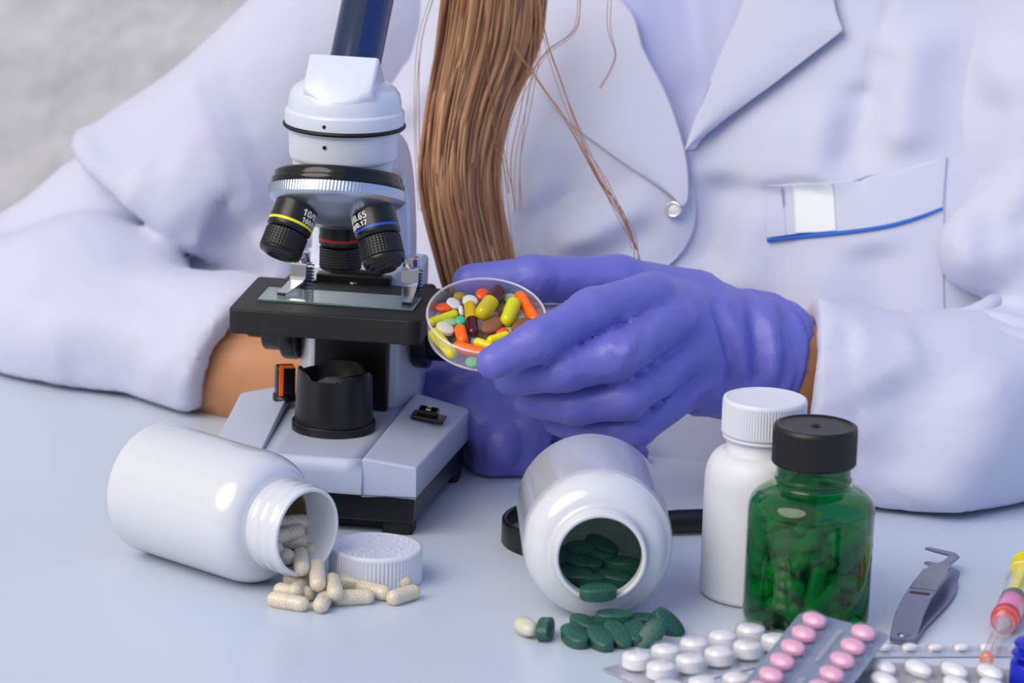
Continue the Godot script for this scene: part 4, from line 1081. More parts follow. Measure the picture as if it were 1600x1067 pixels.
func dish_and_pills() -> void:
	var n := Vector3(0.0200, 0.9061, 0.4225)
	var o := thing("petri_dish", "clear plastic dish of mixed pills held between the gloved thumb and finger", "dish", Transform3D(axis_to(n), Vector3(-0.0125, 0.1060, 0.0400)))
	# y = 0 is the rim
	part("dish_wall", lathe([Vector2(.0262, -.0118), Vector2(.0268, -.0122), Vector2(.0274, -.0116), Vector2(.0283, 0.0), Vector2(.0279, .0004), Vector2(.0275, 0.0), Vector2(.0266, -.0108), Vector2(.0255, -.0112)], 72), M.clear, o)
	part("dish_rim", lathe(ring_profile(.0280, .0, .0006), 72), M.rim_clear, o)
	part("base_rim", lathe(ring_profile(.0268, -.0117, .0006), 72), M.rim_clear, o)
	part("dish_floor", lathe([Vector2(.0001, -.0122), Vector2(.0262, -.0122), Vector2(.0262, -.0122), Vector2(.0262, -.0112), Vector2(.0001, -.0112)], 64), M.clear, o)
	var g := "mixed pills in the dish"
	tablet("mustard yellow oval tablet at the back left of the dish", g, Vector3(-0.0258, 0.1097, 0.0192), Vector3(0.6427, 0.3121, -0.6997), Vector3(0.2805, 0.9375, 0.2061), 0.0034, 0.0026, 0.0034, M.p_olive, 2.0, 0.28)
	tablet("white round tablet leaning beside the mustard one near the dish rim", g, Vector3(-0.0286, 0.1072, 0.0240), Vector3(0.9998, -0.0181, -0.0085), Vector3(0.3333, 0.8049, 0.4910), 0.0034, 0.0034, 0.0028, M.p_white, 2.0, 0.28)
	tablet("orange red oval tablet at the left end of the dish", g, Vector3(-0.0330, 0.1056, 0.0266), Vector3(0.9943, 0.0262, -0.1031), Vector3(0.0196, 0.7996, 0.6002), 0.0040, 0.0024, 0.0034, M.p_redorange, 2.0, 0.28)
	capsule("yellow capsule lying level at the left of the dish", g, Vector3(-0.0330, 0.1020, 0.0321), Vector3(0.8670, 0.2287, -0.4427), 0.0160, 0.0023, M.p_lime, M.p_lime)
	tablet("white round tablet with a crumbly yellow face, left in the dish", g, Vector3(-0.0318, 0.0991, 0.0409), Vector3(0.6427, -0.3354, 0.6888), Vector3(0.3143, 0.8996, 0.3031), 0.0045, 0.0043, 0.0034, M.p_chalk, 2.0, 0.28)
	tablet("pale green round tablet beside the crumbly white one", g, Vector3(-0.0297, 0.1005, 0.0337), Vector3(0.9998, -0.0181, -0.0085), Vector3(0.1219, 0.9668, 0.2247), 0.0036, 0.0036, 0.0030, M.p_mint, 2.0, 0.28)
	tablet("small mint green round tablet left of the yellow and maroon capsule", g, Vector3(-0.0248, 0.1014, 0.0342), Vector3(0.9998, -0.0181, -0.0085), Vector3(0.0199, 0.8569, 0.5151), 0.0028, 0.0028, 0.0036, M.p_teal, 2.0, 0.40)
	tablet("small white oval tablet standing on edge left of the yellow and maroon capsule", g, Vector3(-0.0246, 0.1049, 0.0281), Vector3(0.0871, 0.4194, -0.9036), Vector3(0.9496, 0.3122, 0.0299), 0.0033, 0.0022, 0.0024, M.p_white, 2.0, 0.28)
	tablet("white round tablet at the back of the dish", g, Vector3(-0.0206, 0.1083, 0.0221), Vector3(0.9998, -0.0181, -0.0085), Vector3(0.1301, 0.8739, 0.4683), 0.0037, 0.0037, 0.0032, M.p_white, 2.0, 0.28)
	capsule("yellow and maroon capsule, smaller one, its maroon end towards the lens", g, Vector3(-0.0195, 0.1024, 0.0338), Vector3(-0.1143, 0.5148, -0.8497), 0.0228, 0.0030, M.p_yellow, M.p_maroon)
	tablet("orange red round tablet at the back beside the large maroon capsule", g, Vector3(-0.0148, 0.1103, 0.0166), Vector3(0.9998, -0.0181, -0.0085), Vector3(0.0196, 0.7996, 0.6002), 0.0034, 0.0034, 0.0036, M.p_redorange, 2.0, 0.28)
	capsule("large yellow and maroon capsule lying on the others at the back", g, Vector3(-0.0109, 0.1092, 0.0268), Vector3(-0.3677, -0.3863, 0.8459), 0.0248, 0.0040, M.p_olive2, M.p_maroon)
	tablet("tan tablet under the large yellow and maroon capsule", g, Vector3(-0.0060, 0.1057, 0.0224), Vector3(0.9998, -0.0181, -0.0085), Vector3(0.2255, 0.8830, 0.4117), 0.0036, 0.0030, 0.0030, M.p_tan, 2.0, 0.28)
	tablet("pale green round tablet at the back right of the dish", g, Vector3(-0.0016, 0.1090, 0.0182), Vector3(0.9998, -0.0181, -0.0085), Vector3(0.0200, 0.9061, 0.4225), 0.0034, 0.0034, 0.0034, M.p_mint, 2.0, 0.28)
	tablet("small teal tablet behind the pale green one", g, Vector3(-0.0051, 0.1077, 0.0174), Vector3(0.9998, -0.0181, -0.0085), Vector3(0.0200, 0.9061, 0.4225), 0.0022, 0.0022, 0.0026, M.p_teal, 2.0, 0.28)
	capsule("yellow capsule standing out at the right of the dish, rounded ends", g, Vector3(-0.0012, 0.1060, 0.0311), Vector3(0.2248, 0.4570, -0.8606), 0.0182, 0.0036, M.p_lime, M.p_lime)
	capsule("orange capsule along the right rim of the dish", g, Vector3(0.0068, 0.1065, 0.0244), Vector3(-0.4264, 0.4286, -0.7966), 0.0231, 0.0030, M.p_orange, M.p_orange)
	tablet("large brown oval tablet in the middle of the dish", g, Vector3(-0.0095, 0.1004, 0.0376), Vector3(0.7879, 0.2459, -0.5646), Vector3(-0.0322, 0.8289, 0.5584), 0.0062, 0.0042, 0.0046, M.p_brown, 2.0, 0.28)
	tablet("pale green round tablet under the right hand yellow capsule", g, Vector3(0.0025, 0.1021, 0.0297), Vector3(0.9998, -0.0181, -0.0085), Vector3(0.0200, 0.9061, 0.4225), 0.0034, 0.0034, 0.0030, M.p_mint, 2.0, 0.28)
	tablet("large brown oval tablet at the right, half behind the gloved finger", g, Vector3(0.0049, 0.1005, 0.0371), Vector3(0.7192, 0.2805, -0.6357), Vector3(0.1239, 0.8504, 0.5114), 0.0062, 0.0042, 0.0046, M.p_brown, 2.0, 0.28)
	tablet("small pink tablet at the right rim of the dish", g, Vector3(0.0121, 0.1013, 0.0331), Vector3(0.8659, 0.1956, -0.4605), Vector3(0.0200, 0.9061, 0.4225), 0.0020, 0.0017, 0.0022, M.p_pink, 2.0, 0.28)
	tablet("pale green round tablet between the brown ones", g, Vector3(-0.0014, 0.0987, 0.0366), Vector3(0.9998, -0.0181, -0.0085), Vector3(0.0200, 0.9061, 0.4225), 0.0030, 0.0030, 0.0030, M.p_mint, 2.0, 0.28)
	tablet("orange red round tablet in front of the brown ones", g, Vector3(-0.0047, 0.0980, 0.0405), Vector3(0.9998, -0.0181, -0.0085), Vector3(0.0199, 0.8569, 0.5151), 0.0030, 0.0030, 0.0030, M.p_redorange, 2.0, 0.28)
	capsule("yellow capsule beside the gloved fingertip", g, Vector3(-0.0063, 0.0964, 0.0451), Vector3(0.8882, 0.2071, -0.4101), 0.0124, 0.0025, M.p_lime2, M.p_lime2)
	capsule("yellow capsule in front of the orange pair", g, Vector3(-0.0132, 0.0936, 0.0471), Vector3(-0.9104, 0.1911, -0.3668), 0.0107, 0.0024, M.p_lime2, M.p_lime2)
	capsule("short orange capsule lying lengthwise in the front of the dish", g, Vector3(-0.0239, 0.0970, 0.0439), Vector3(-0.1962, 0.5459, -0.8146), 0.0123, 0.0029, M.p_orange, M.p_orange)
	capsule("orange capsule along the front rim of the dish", g, Vector3(-0.0193, 0.0923, 0.0530), Vector3(-0.9729, 0.1342, -0.1882), 0.0177, 0.0028, M.p_orange, M.p_orange)
	capsule("yellow capsule along the left front rim of the dish", g, Vector3(-0.0325, 0.0942, 0.0496), Vector3(-0.5382, 0.3827, -0.7509), 0.0214, 0.0029, M.p_lime2, M.p_lime2)
	tablet("mint green tablet at the very front of the dish, under the orange capsule", g, Vector3(-0.0181, 0.0874, 0.0569), Vector3(0.9998, -0.0181, -0.0085), Vector3(0.0200, 0.9061, 0.4225), 0.0034, 0.0034, 0.0022, M.p_mint2, 2.0, 0.28)


func loose_pills() -> void:
	var g := "beige capsules spilling from the left bottle"
	capsule("beige capsule lying crosswise in front, leftmost of the spill", g, Vector3(-0.0956, 0.0033, 0.1693), Vector3(-0.9212, 0.0000, -0.3891), 0.0205, 0.0037, M.beige, M.beige)
	capsule("beige capsule seen end on, the one nearest the lens", g, Vector3(-0.0800, 0.0035, 0.1667), Vector3(-0.1191, 0.0099, 0.9928), 0.0210, 0.0037, M.beige, M.beige)
	capsule("beige capsule pointing at the lens on top of the spill before the bottle lip", g, Vector3(-0.0836, 0.0120, 0.1557), Vector3(0.0943, -0.3205, 0.9426), 0.0210, 0.0037, M.beige, M.beige)
	capsule("beige capsule pointing at the lens, right of the topmost one", g, Vector3(-0.0759, 0.0080, 0.1598), Vector3(0.1569, -0.1177, 0.9806), 0.0210, 0.0037, M.beige, M.beige)
	capsule("beige capsule lying level right of the end-on ones", g, Vector3(-0.0672, 0.0033, 0.1598), Vector3(-0.9688, 0.0000, 0.2480), 0.0200, 0.0037, M.beige, M.beige)
	capsule("beige capsule half hidden behind the two right hand ones", g, Vector3(-0.0587, 0.0034, 0.1492), Vector3(-0.8388, 0.0000, -0.5444), 0.0190, 0.0037, M.beige, M.beige)
	capsule("beige capsule at the right end of the spill", g, Vector3(-0.0448, 0.0033, 0.1539), Vector3(-0.6713, 0.0000, 0.7412), 0.0195, 0.0037, M.beige, M.beige)
	capsule("beige capsule lying against the front of the white cap", g, Vector3(-0.0511, 0.0036, 0.1368), Vector3(-0.9961, 0.0000, 0.0888), 0.0195, 0.0037, M.beige, M.beige)
	capsule("beige capsule behind the level one, against the left of the cap", g, Vector3(-0.0670, 0.0036, 0.1388), Vector3(-0.9694, 0.0000, -0.2454), 0.0185, 0.0037, M.beige, M.beige)
	capsule("beige capsule in the shade below the bottle lip", g, Vector3(-0.0913, 0.0038, 0.1414), Vector3(-0.9360, 0.0400, -0.3496), 0.0185, 0.0037, M.beige, M.beige)
	capsule("beige capsule lying behind the leftmost one", g, Vector3(-0.0939, 0.0034, 0.1553), Vector3(-0.9617, 0.0000, -0.2742), 0.0195, 0.0037, M.beige, M.beige)
	capsule("beige capsule with a pale end peeping out behind the leftmost", g, Vector3(-0.0915, 0.0055, 0.1541), Vector3(-0.2423, -0.0485, 0.9690), 0.0210, 0.0037, M.beige, M.beige)
	capsule("beige capsule lying across the opening of the left bottle", g, Vector3(-0.0977, 0.0197, 0.1317), Vector3(0.9931, 0.0000, -0.1176), 0.0195, 0.0037, M.beige, M.beige)
	capsule("beige capsule seen end on in the opening of the left bottle", g, Vector3(-0.0998, 0.0157, 0.1402), Vector3(0.2771, 0.1979, 0.9402), 0.0210, 0.0037, M.beige, M.beige)
	capsule("beige capsule sliding over the lip of the left bottle", g, Vector3(-0.0914, 0.0156, 0.1479), Vector3(0.0983, -0.1572, 0.9827), 0.0210, 0.0037, M.beige, M.beige)
	capsule("beige capsule at the right inside the lip of the left bottle", g, Vector3(-0.0906, 0.0161, 0.1284), Vector3(0.4673, 0.0519, 0.8826), 0.0210, 0.0037, M.beige, M.beige)
	capsule("beige capsule deep in the left bottle, topmost", g, Vector3(-0.0980, 0.0275, 0.1282), Vector3(0.9435, 0.0000, -0.3314), 0.0190, 0.0037, M.beige, M.beige)
	capsule("beige capsule deep in the left bottle under the topmost", g, Vector3(-0.0987, 0.0240, 0.1351), Vector3(0.7459, 0.0649, -0.6629), 0.0190, 0.0037, M.beige, M.beige)
	capsule("beige capsule deep in the left bottle, at the left of its opening", g, Vector3(-0.1084, 0.0196, 0.1406), Vector3(0.7581, 0.0542, 0.6498), 0.0210, 0.0037, M.beige, M.beige)
	g = "green tablets of the bottle under the hand"
	tablet("cream white oval capsule standing beside a lone green tablet on the table", "", Vector3(0.0104, 0.0042, 0.1951), Vector3(0.4200, 0.0000, 0.9000), Vector3(0.0000, 1.0000, 0.0500), .0078, .0044, .0074, M.cream_pill, 2.1, .42)
	tablet("dark green tablet standing beside the cream white one", g, Vector3(0.0190, 0.0042, 0.1980), Vector3(0.2079, 0.0000, -0.9781), Vector3(0.9744, 0.1005, 0.2009), 0.0084, 0.0048, 0.0070, M.green_pill, 2.2, .20, "green_tablet")
	tablet("dark green tablet leftmost of the heap, lying", g, Vector3(0.0318, 0.0036, 0.2054), Vector3(0.5000, 0.0000, 0.8660), Vector3(-0.0485, 0.9690, 0.2423), 0.0084, 0.0048, 0.0070, M.green_pill, 2.2, .20, "green_tablet")
	tablet("dark green tablet nearest the lens in the heap", g, Vector3(0.0430, 0.0038, 0.2080), Vector3(0.4067, 0.0000, 0.9135), Vector3(-0.0940, 0.9397, 0.3289), 0.0084, 0.0048, 0.0070, M.green_pill, 2.2, .20, "green_tablet")
	tablet("dark green tablet behind the two front ones of the heap", g, Vector3(0.0365, 0.0034, 0.1881), Vector3(0.6691, 0.0000, 0.7431), Vector3(0.0497, 0.9938, 0.0994), 0.0084, 0.0048, 0.0070, M.green_pill, 2.2, .20, "green_tablet")
	tablet("dark green tablet leaning in the middle of the heap", g, Vector3(0.0505, 0.0040, 0.2034), Vector3(0.5299, 0.0000, 0.8480), Vector3(0.1054, 0.8433, 0.5270), 0.0084, 0.0048, 0.0070, M.green_pill, 2.2, .20, "green_tablet")
	tablet("dark green tablet right of the middle in the heap, end on", g, Vector3(0.0580, 0.0042, 0.1987), Vector3(0.2079, 0.0000, 0.9781), Vector3(0.1048, 0.9435, 0.3145), 0.0084, 0.0048, 0.0070, M.green_pill, 2.2, .20, "green_tablet")
	tablet("dark green tablet standing on end at the front right of the heap", g, Vector3(0.0651, 0.0046, 0.2019), Vector3(0.4695, 0.0000, -0.8829), Vector3(-0.1025, 0.5635, 0.8197), 0.0084, 0.0048, 0.0070, M.green_pill, 2.2, .20, "green_tablet")
	tablet("dark green tablet on top of the heap, lying level", g, Vector3(0.0490, 0.0088, 0.1930), Vector3(0.9986, 0.0000, -0.0523), Vector3(0.0000, 0.9988, 0.0499), 0.0084, 0.0048, 0.0070, M.green_pill, 2.2, .20, "green_tablet")
	tablet("dark green tablet lying level behind the heap on the right", g, Vector3(0.0637, 0.0036, 0.1807), Vector3(0.9945, 0.0000, 0.1045), Vector3(0.0000, 1.0000, 0.0000), 0.0084, 0.0048, 0.0070, M.green_pill, 2.2, .20, "green_tablet")
	tablet("dark green tablet leaning on edge at the right end of the heap", g, Vector3(0.0731, 0.0044, 0.1854), Vector3(0.8829, 0.0000, 0.4695), Vector3(0.5145, 0.6860, 0.5145), 0.0084, 0.0048, 0.0070, M.green_pill, 2.2, .20, "green_tablet")
	tablet("dark green tablet on the lip of the bottle under the hand", g, Vector3(0.0417, 0.0190, 0.1889), Vector3(0.9781, 0.0000, -0.2079), Vector3(0.0000, 0.9929, 0.1191), 0.0084, 0.0048, 0.0070, M.green_pill, 2.2, .20, "green_tablet")
	tablet("dark green tablet lying level at the right inside the bottle", g, Vector3(0.0528, 0.0215, 0.1555), Vector3(0.9976, 0.0000, 0.0698), Vector3(0.0000, 0.9950, 0.0995), 0.0084, 0.0048, 0.0070, M.green_pill, 2.2, .20, "green_tablet")
	tablet("dark green tablet lowest at the right inside the bottle", g, Vector3(0.0498, 0.0170, 0.1619), Vector3(0.9703, 0.0000, 0.2419), Vector3(0.0976, 0.9759, 0.1952), 0.0084, 0.0048, 0.0070, M.green_pill, 2.2, .20, "green_tablet")
	tablet("dark green tablet at the left behind the bottle lip", g, Vector3(0.0314, 0.0180, 0.1628), Vector3(0.9659, 0.0000, 0.2588), Vector3(-0.0940, 0.9397, 0.3289), 0.0084, 0.0048, 0.0070, M.green_pill, 2.2, .20, "green_tablet")
	tablet("dark green tablet leaning down the middle of the pile inside the bottle", g, Vector3(0.0369, 0.0215, 0.1539), Vector3(0.7431, 0.0000, 0.6691), Vector3(-0.0953, 0.9535, 0.2860), 0.0084, 0.0048, 0.0070, M.green_pill, 2.2, .20, "green_tablet")
	tablet("dark green tablet left of the leaning one inside the bottle", g, Vector3(0.0313, 0.0225, 0.1544), Vector3(0.8192, 0.0000, 0.5736), Vector3(0.0000, 0.9138, 0.4061), 0.0084, 0.0048, 0.0070, M.green_pill, 2.2, .20, "green_tablet")
	tablet("dark green tablet second row at the right inside the bottle", g, Vector3(0.0420, 0.0245, 0.1510), Vector3(0.9511, 0.0000, 0.3090), Vector3(0.0990, 0.9901, 0.0990), 0.0084, 0.0048, 0.0070, M.green_pill, 2.2, .20, "green_tablet")
	tablet("dark green tablet topmost of the pile inside the bottle", g, Vector3(0.0434, 0.0275, 0.1484), Vector3(0.8192, 0.0000, 0.5736), Vector3(0.1925, 0.9623, 0.1925), 0.0084, 0.0048, 0.0070, M.green_pill, 2.2, .20, "green_tablet")
	tablet("dark green tablet at the left top of the pile inside the bottle", g, Vector3(0.0353, 0.0265, 0.1496), Vector3(0.9848, 0.0000, -0.1736), Vector3(0.0000, 0.9950, 0.0995), 0.0084, 0.0048, 0.0070, M.green_pill, 2.2, .20, "green_tablet")
	tablet("dark green tablet at the far left of the pile inside the bottle", g, Vector3(0.0266, 0.0235, 0.1513), Vector3(0.5000, 0.0000, -0.8660), Vector3(0.2860, 0.9535, 0.0953), 0.0084, 0.0048, 0.0070, M.green_pill, 2.2, .20, "green_tablet")
	tablet("dark green tablet peeping out low in the middle of the bottle mouth", g, Vector3(0.0396, 0.0165, 0.1632), Vector3(0.9659, 0.0000, -0.2588), Vector3(0.0000, 1.0000, 0.0000), 0.0084, 0.0048, 0.0070, M.green_pill, 2.2, .20, "green_tablet")


func blister(called: String, label: String, t: Transform3D, outline: PackedVector2Array, spots: Array, a: float, b: float, h: float, pill: Material, foil: Material, film: Material, yaw := 0.0, margin := .0012, hollow := [], ribbed := false) -> void:
	# a foil sheet, a clear film over it and a domed pocket with its tablet at each spot
	var o := thing(called, label, "blister pack", t)
	part("foil", slab(outline, -.0002, .0001, .0001), foil, o)
	part("film", slab(outline, .00015, .0004, .0001), film, o)
	if ribbed:
		for k in 2:
			part("rib", slab(rrect(.0026, .026, .0013), .0, .0014, .0007), M.film, o, at(Vector3(.0008, .0004, -.022 + k * .040)))
	for s in spots:
		var pt := Transform3D(Basis(Vector3.UP, yaw), Vector3(s.x, .0004, s.y))
		part("pocket", once("p%.4f %.4f %.4f" % [a, b, h], func(): return stack(oval(a + margin, b + margin, 2.2, 28), [Vector2(-.0006, 0), Vector2(0, .0004), Vector2(.0004, h * .72), Vector2(.0012, h * .95), Vector2(.0026, h + .0008)], false, true)), M.clear, o, pt)
		if not s in hollow:
			part("tablet", once("b%.4f %.4f %.4f" % [a, b, h], tablet_mesh.bind(a, b, h, 2.0, .22 if a == b else .34)), pill, o, pt.translated_local(Vector3(0, h / 2 + .0002, 0)))


func blister_packs() -> void:
	var pink := []
	for r in 7:
		for c in 2:
			pink.append(Vector2((c - .5) * .0225, (r - 3) * .0115))
	blister("blister_pack", "blister pack of pink oval tablets leaning in front of the green bottle", Transform3D(Basis(Vector3(0.8974, -0.0682, 0.4359), Vector3(-0.0523, 0.9646, 0.2585), Vector3(-0.4381, -0.2547, 0.8621)), Vector3(0.1281, 0.0138, 0.2736)), rrect(.0415, .0860, .004), pink, .0056, .0041, .0048, M.pink_pill, M.foil_blue, M.film_blue, -.30, .0012, [], true)
	var white := []
	for r in 5:
		for c in 2:
			white.append(Vector2((r - 2) * .0166, (c - .5) * .0158))
	blister("blister_pack", "blister pack of tall round white tablets, left of the pink pack", Transform3D(Basis(Vector3(0.7691, 0.0000, -0.6391), Vector3(0.0000, 1.0000, 0.0000), Vector3(0.6391, 0.0000, 0.7691)), Vector3(0.0886, 0.0006, 0.2237)), rrect(.090, .036, .003), white, .0062, .0062, .0078, M.white_pill, M.foil_silver, M.film_pale)
	blister("blister_pack", "blister pack of white tablets half under the pink pack, cut off by the lower edge", Transform3D(Basis(Vector3(0.9171, 0.0000, -0.3987), Vector3(0.0000, 1.0000, 0.0000), Vector3(0.3987, 0.0000, 0.9171)), Vector3(0.0896, 0.0004, 0.2753)), rrect(.080, .038, .003), [Vector2(-.033, -.009), Vector2(-.017, -.009), Vector2(-.001, -.009), Vector2(.015, -.009), Vector2(-.033, .008), Vector2(-.017, .008), Vector2(-.001, .008)], .0060, .0060, .0074, M.white_pill, M.foil_dark, M.film_blue)
	var ov := []
	for r in 4:
		for c in 3:
			ov.append(Vector2((r - 1.5) * .0152 + (c - 1) * .0005, (c - 1) * .0112))
	blister("blister_pack", "blister pack of shiny white oval tablets, right of the pink pack", Transform3D(Basis(Vector3(0.9992, -0.0084, 0.0381), Vector3(0.0000, 0.9766, 0.2149), Vector3(-0.0390, -0.2147, 0.9759)), Vector3(0.1841, 0.0068, 0.2685)), rrect(.068, .040, .003), ov, .0066, .0040, .0050, M.white_pill, M.foil_grey, M.film_pale, -.75, .0010, [ov[2 + 2]])
	var thin := []
	for r in 5:
		thin.append(Vector2((r - 2) * .0116, 0))
	blister("blister_pack", "narrow blister strip of small white tablets lying behind the white oval ones", Transform3D(Basis(Vector3(0.9929, 0.0000, -0.1191), Vector3(0.0000, 1.0000, 0.0000), Vector3(0.1191, 0.0000, 0.9929)), Vector3(0.1902, 0.0006, 0.1994)), rrect(.066, .014, .002), thin, .0034, .0026, .0030, M.white_pill, M.foil_silver, M.film_pale)
	capsule("violet blue capsule in front of the pink blister pack", "", Vector3(0.1534, 0.0040, 0.2523), Vector3(.93, 0, .1), .020, .0036, M.violet_pill, M.violet_pill)


class MB:
	# a mesh buffer: rings of points joined into surfaces; two equal rings in a row make a crease
	var v := PackedVector3Array()
	var ix := PackedInt32Array()
	func ring(p: PackedVector3Array) -> int:
		var s := v.size()
		v.append_array(p)
		return s
	func quad(a: int, b: int, c: int, d: int) -> void:
		ix.append_array(PackedInt32Array([a, b, c, a, c, d]))
	func bridge(a: int, b: int, n: int, closed: bool) -> void:
		for i in (n if closed else n - 1):
			var j := (i + 1) % n
			quad(a + i, a + j, b + j, b + i)
	func cap(p: PackedVector3Array, flip: bool) -> void:
		var s := ring(p)
		var c := Vector3.ZERO
		for q in p:
			c += q
		v.append(c / p.size())
		for i in p.size():
			var j := (i + 1) % p.size()
			ix.append_array(PackedInt32Array([s + j, s + i, s + p.size()] if flip else [s + i, s + j, s + p.size()]))
	func join(o: MB, t := Transform3D()) -> MB:
		var s := v.size()
		for q in o.v:
			v.append(t * q)
		for i in o.ix:
			ix.append(i + s)
		return self
	func moved(t: Transform3D) -> MB:
		return MB.new().join(self, t)
	func volume() -> float:
		var s := 0.0
		for i in range(0, ix.size(), 3):
			s += v[ix[i]].dot(v[ix[i + 1]].cross(v[ix[i + 2]]))
		return s
	func normals() -> PackedVector3Array:
		var n := PackedVector3Array()
		n.resize(v.size())
		for i in range(0, ix.size(), 3):
			var c := (v[ix[i + 1]] - v[ix[i]]).cross(v[ix[i + 2]] - v[ix[i]])
			for k in 3:
				n[ix[i + k]] += c
		for i in n.size():
			n[i] = n[i].normalized() if n[i].length_squared() > 1e-24 else Vector3.UP
		return n
	func outward() -> MB:
		if volume() < 0.0:
			for i in range(0, ix.size(), 3):
				var q := ix[i]
				ix[i] = ix[i + 1]
				ix[i + 1] = q
		return self
	func mesh() -> ArrayMesh:
		outward()
		var n := normals()
		var w := ix.duplicate()
		for i in range(0, w.size(), 3):
			var q := w[i]
			w[i] = w[i + 1]
			w[i + 1] = q
		var a := []
		a.resize(Mesh.ARRAY_MAX)
		a[Mesh.ARRAY_VERTEX] = v
		a[Mesh.ARRAY_NORMAL] = n
		a[Mesh.ARRAY_INDEX] = w
		var m := ArrayMesh.new()
		m.add_surface_from_arrays(Mesh.PRIMITIVE_TRIANGLES, a)
		return m


func loft(rings: Array, closed := true, cap0 := true, cap1 := true) -> MB:
	var b := MB.new()
	var last := -1
	for k in rings.size():
		var s := b.ring(rings[k])
		if last >= 0 and rings[k] != rings[k - 1]:
			b.bridge(last, s, rings[k].size(), closed)
		last = s
	if cap0:
		b.cap(rings[0], true)
	if cap1:
		b.cap(rings[-1], false)
	return b


func lathe(profile: Array, n := 32, cap0 := false, cap1 := false) -> MB:
	var rings := []
	for q in profile:
		var p := PackedVector3Array()
		for i in n:
			var a := TAU * i / n
			p.append(Vector3(q.x * cos(a), q.y, q.x * sin(a)))
		rings.append(p)
	return loft(rings, true, cap0, cap1)


func stack(outline: PackedVector2Array, layers: Array, cap0 := true, cap1 := true) -> MB:
	# an outline in x, z raised through layers of (inset, height)
	var n := outline.size()
	var area := 0.0
	for i in n:
		area += outline[i].cross(outline[(i + 1) % n])
	var out := PackedVector2Array()
	for i in n:
		var e := (outline[(i + 1) % n] - outline[(i + n - 1) % n]).normalized()
		out.append(Vector2(e.y, -e.x) * signf(area))
	var rings := []
	for l in layers:
		var p := PackedVector3Array()
		for i in n:
			var q: Vector2 = outline[i] - out[i] * l.x
			p.append(Vector3(q.x, l.y, q.y))
		rings.append(p)
	return loft(rings, true, cap0, cap1)


func rrect(w: float, d: float, r: float, seg := 5) -> PackedVector2Array:
	var p := PackedVector2Array()
	for c in 4:
		var o := Vector2([1, -1, -1, 1][c] * (w / 2 - r), [1, 1, -1, -1][c] * (d / 2 - r))
		for k in seg + 1:
			p.append(o + Vector2.from_angle(PI / 2 * (c + float(k) / seg)) * r)
	return p


func rpoly(pts: Array, r: float, seg := 4) -> PackedVector2Array:
	# a polygon with rounded corners
	var p := PackedVector2Array()
	for i in pts.size():
		var a: Vector2 = pts[i - 1]
		var b: Vector2 = pts[i]
		var c: Vector2 = pts[(i + 1) % pts.size()]
		var s := b + (a - b).normalized() * minf(r, a.distance_to(b) * .45)
		var e := b + (c - b).normalized() * minf(r, c.distance_to(b) * .45)
		for k in seg + 1:
			var t := float(k) / seg
			p.append(s.lerp(b, t).lerp(b.lerp(e, t), t))
	return p


func oval(a: float, b: float, power := 2.0, n := 28) -> PackedVector2Array:
	var p := PackedVector2Array()
	for i in n:
		var t := TAU * i / n
		p.append(Vector2(signf(cos(t)) * pow(absf(cos(t)), 2.0 / power) * a, signf(sin(t)) * pow(absf(sin(t)), 2.0 / power) * b))
	return p


func edges(y0: float, y1: float, r: float, k := 3) -> Array:
	# layers of a slab with both rims rounded
	var l := []
	for i in k + 1:
		var t := PI / 2 * i / k
		l.append(Vector2(r * (1.0 - sin(t)), y0 + r * (1.0 - cos(t))))
	for i in k + 1:
		var t := PI / 2 * i / k
		l.append(Vector2(r * (1.0 - cos(t)), y1 - r * (1.0 - sin(t))))
	return l


func slab(outline: PackedVector2Array, y0: float, y1: float, r: float) -> MB:
	return stack(outline, edges(y0, y1, r))


func rbox(w: float, h: float, d: float, r: float) -> MB:
	return slab(rrect(w, d, r * 1.2, 3), -h / 2, h / 2, r)


func tube(path: PackedVector3Array, radii: PackedFloat32Array, n := 8, flat := 1.0, first := Vector3.ZERO) -> MB:
	# a tube along a path; flat squeezes it along its second axis
	var rings := []
	var side := first
	for i in path.size():
		var t := (path[mini(i + 1, path.size() - 1)] - path[maxi(i - 1, 0)]).normalized()
		if side == Vector3.ZERO:
			side = t.cross(Vector3.UP if absf(t.y) < .9 else Vector3.RIGHT)
		side = (side - t * side.dot(t)).normalized()
		var up := t.cross(side)
		var p := PackedVector3Array()
		for k in n:
			var a := TAU * k / n
			p.append(path[i] + (side * cos(a) + up * sin(a) * flat) * radii[mini(i, radii.size() - 1)])
		rings.append(p)
	return loft(rings)


func curve(p: PackedVector3Array, per := 6) -> PackedVector3Array:
	# a smooth line through points
	var o := PackedVector3Array()
	for i in p.size() - 1:
		for k in per:
			o.append(p[i].cubic_interpolate(p[i + 1], p[maxi(i - 1, 0)], p[mini(i + 2, p.size() - 1)], float(k) / per))
	o.append(p[-1])
	return o


func axis_to(d: Vector3) -> Basis:
	# turns y onto d
	return Basis(Quaternion(Vector3.UP, d.normalized())) if d.normalized().y > -.9999 else Basis(Vector3.RIGHT, PI)


func mat(c: Color, rough: float, metal := 0.0, spec := .5) -> StandardMaterial3D:
	var m := StandardMaterial3D.new()
	m.albedo_color = c
	m.roughness = rough
	m.metallic = metal
	m.metallic_specular = spec
	return m


func grain(m: StandardMaterial3D, freq: float, scale: float, deep: float, octaves := 3, sd := 1) -> StandardMaterial3D:
	# fine relief: a noise bump that repeats every 1 / scale metres
	var f := FastNoiseLite.new()
	f.seed = sd
	f.frequency = freq
	f.fractal_octaves = octaves
	var t := NoiseTexture2D.new()
	t.noise = f
	t.seamless = true
	t.width = 256
	t.height = 256
	t.as_normal_map = true
	t.bump_strength = 6.0
	m.normal_enabled = true
	m.normal_texture = t
	m.normal_scale = deep
	m.uv1_triplanar = true
	m.uv1_world_triplanar = false
	m.uv1_scale = Vector3.ONE * scale
	return m


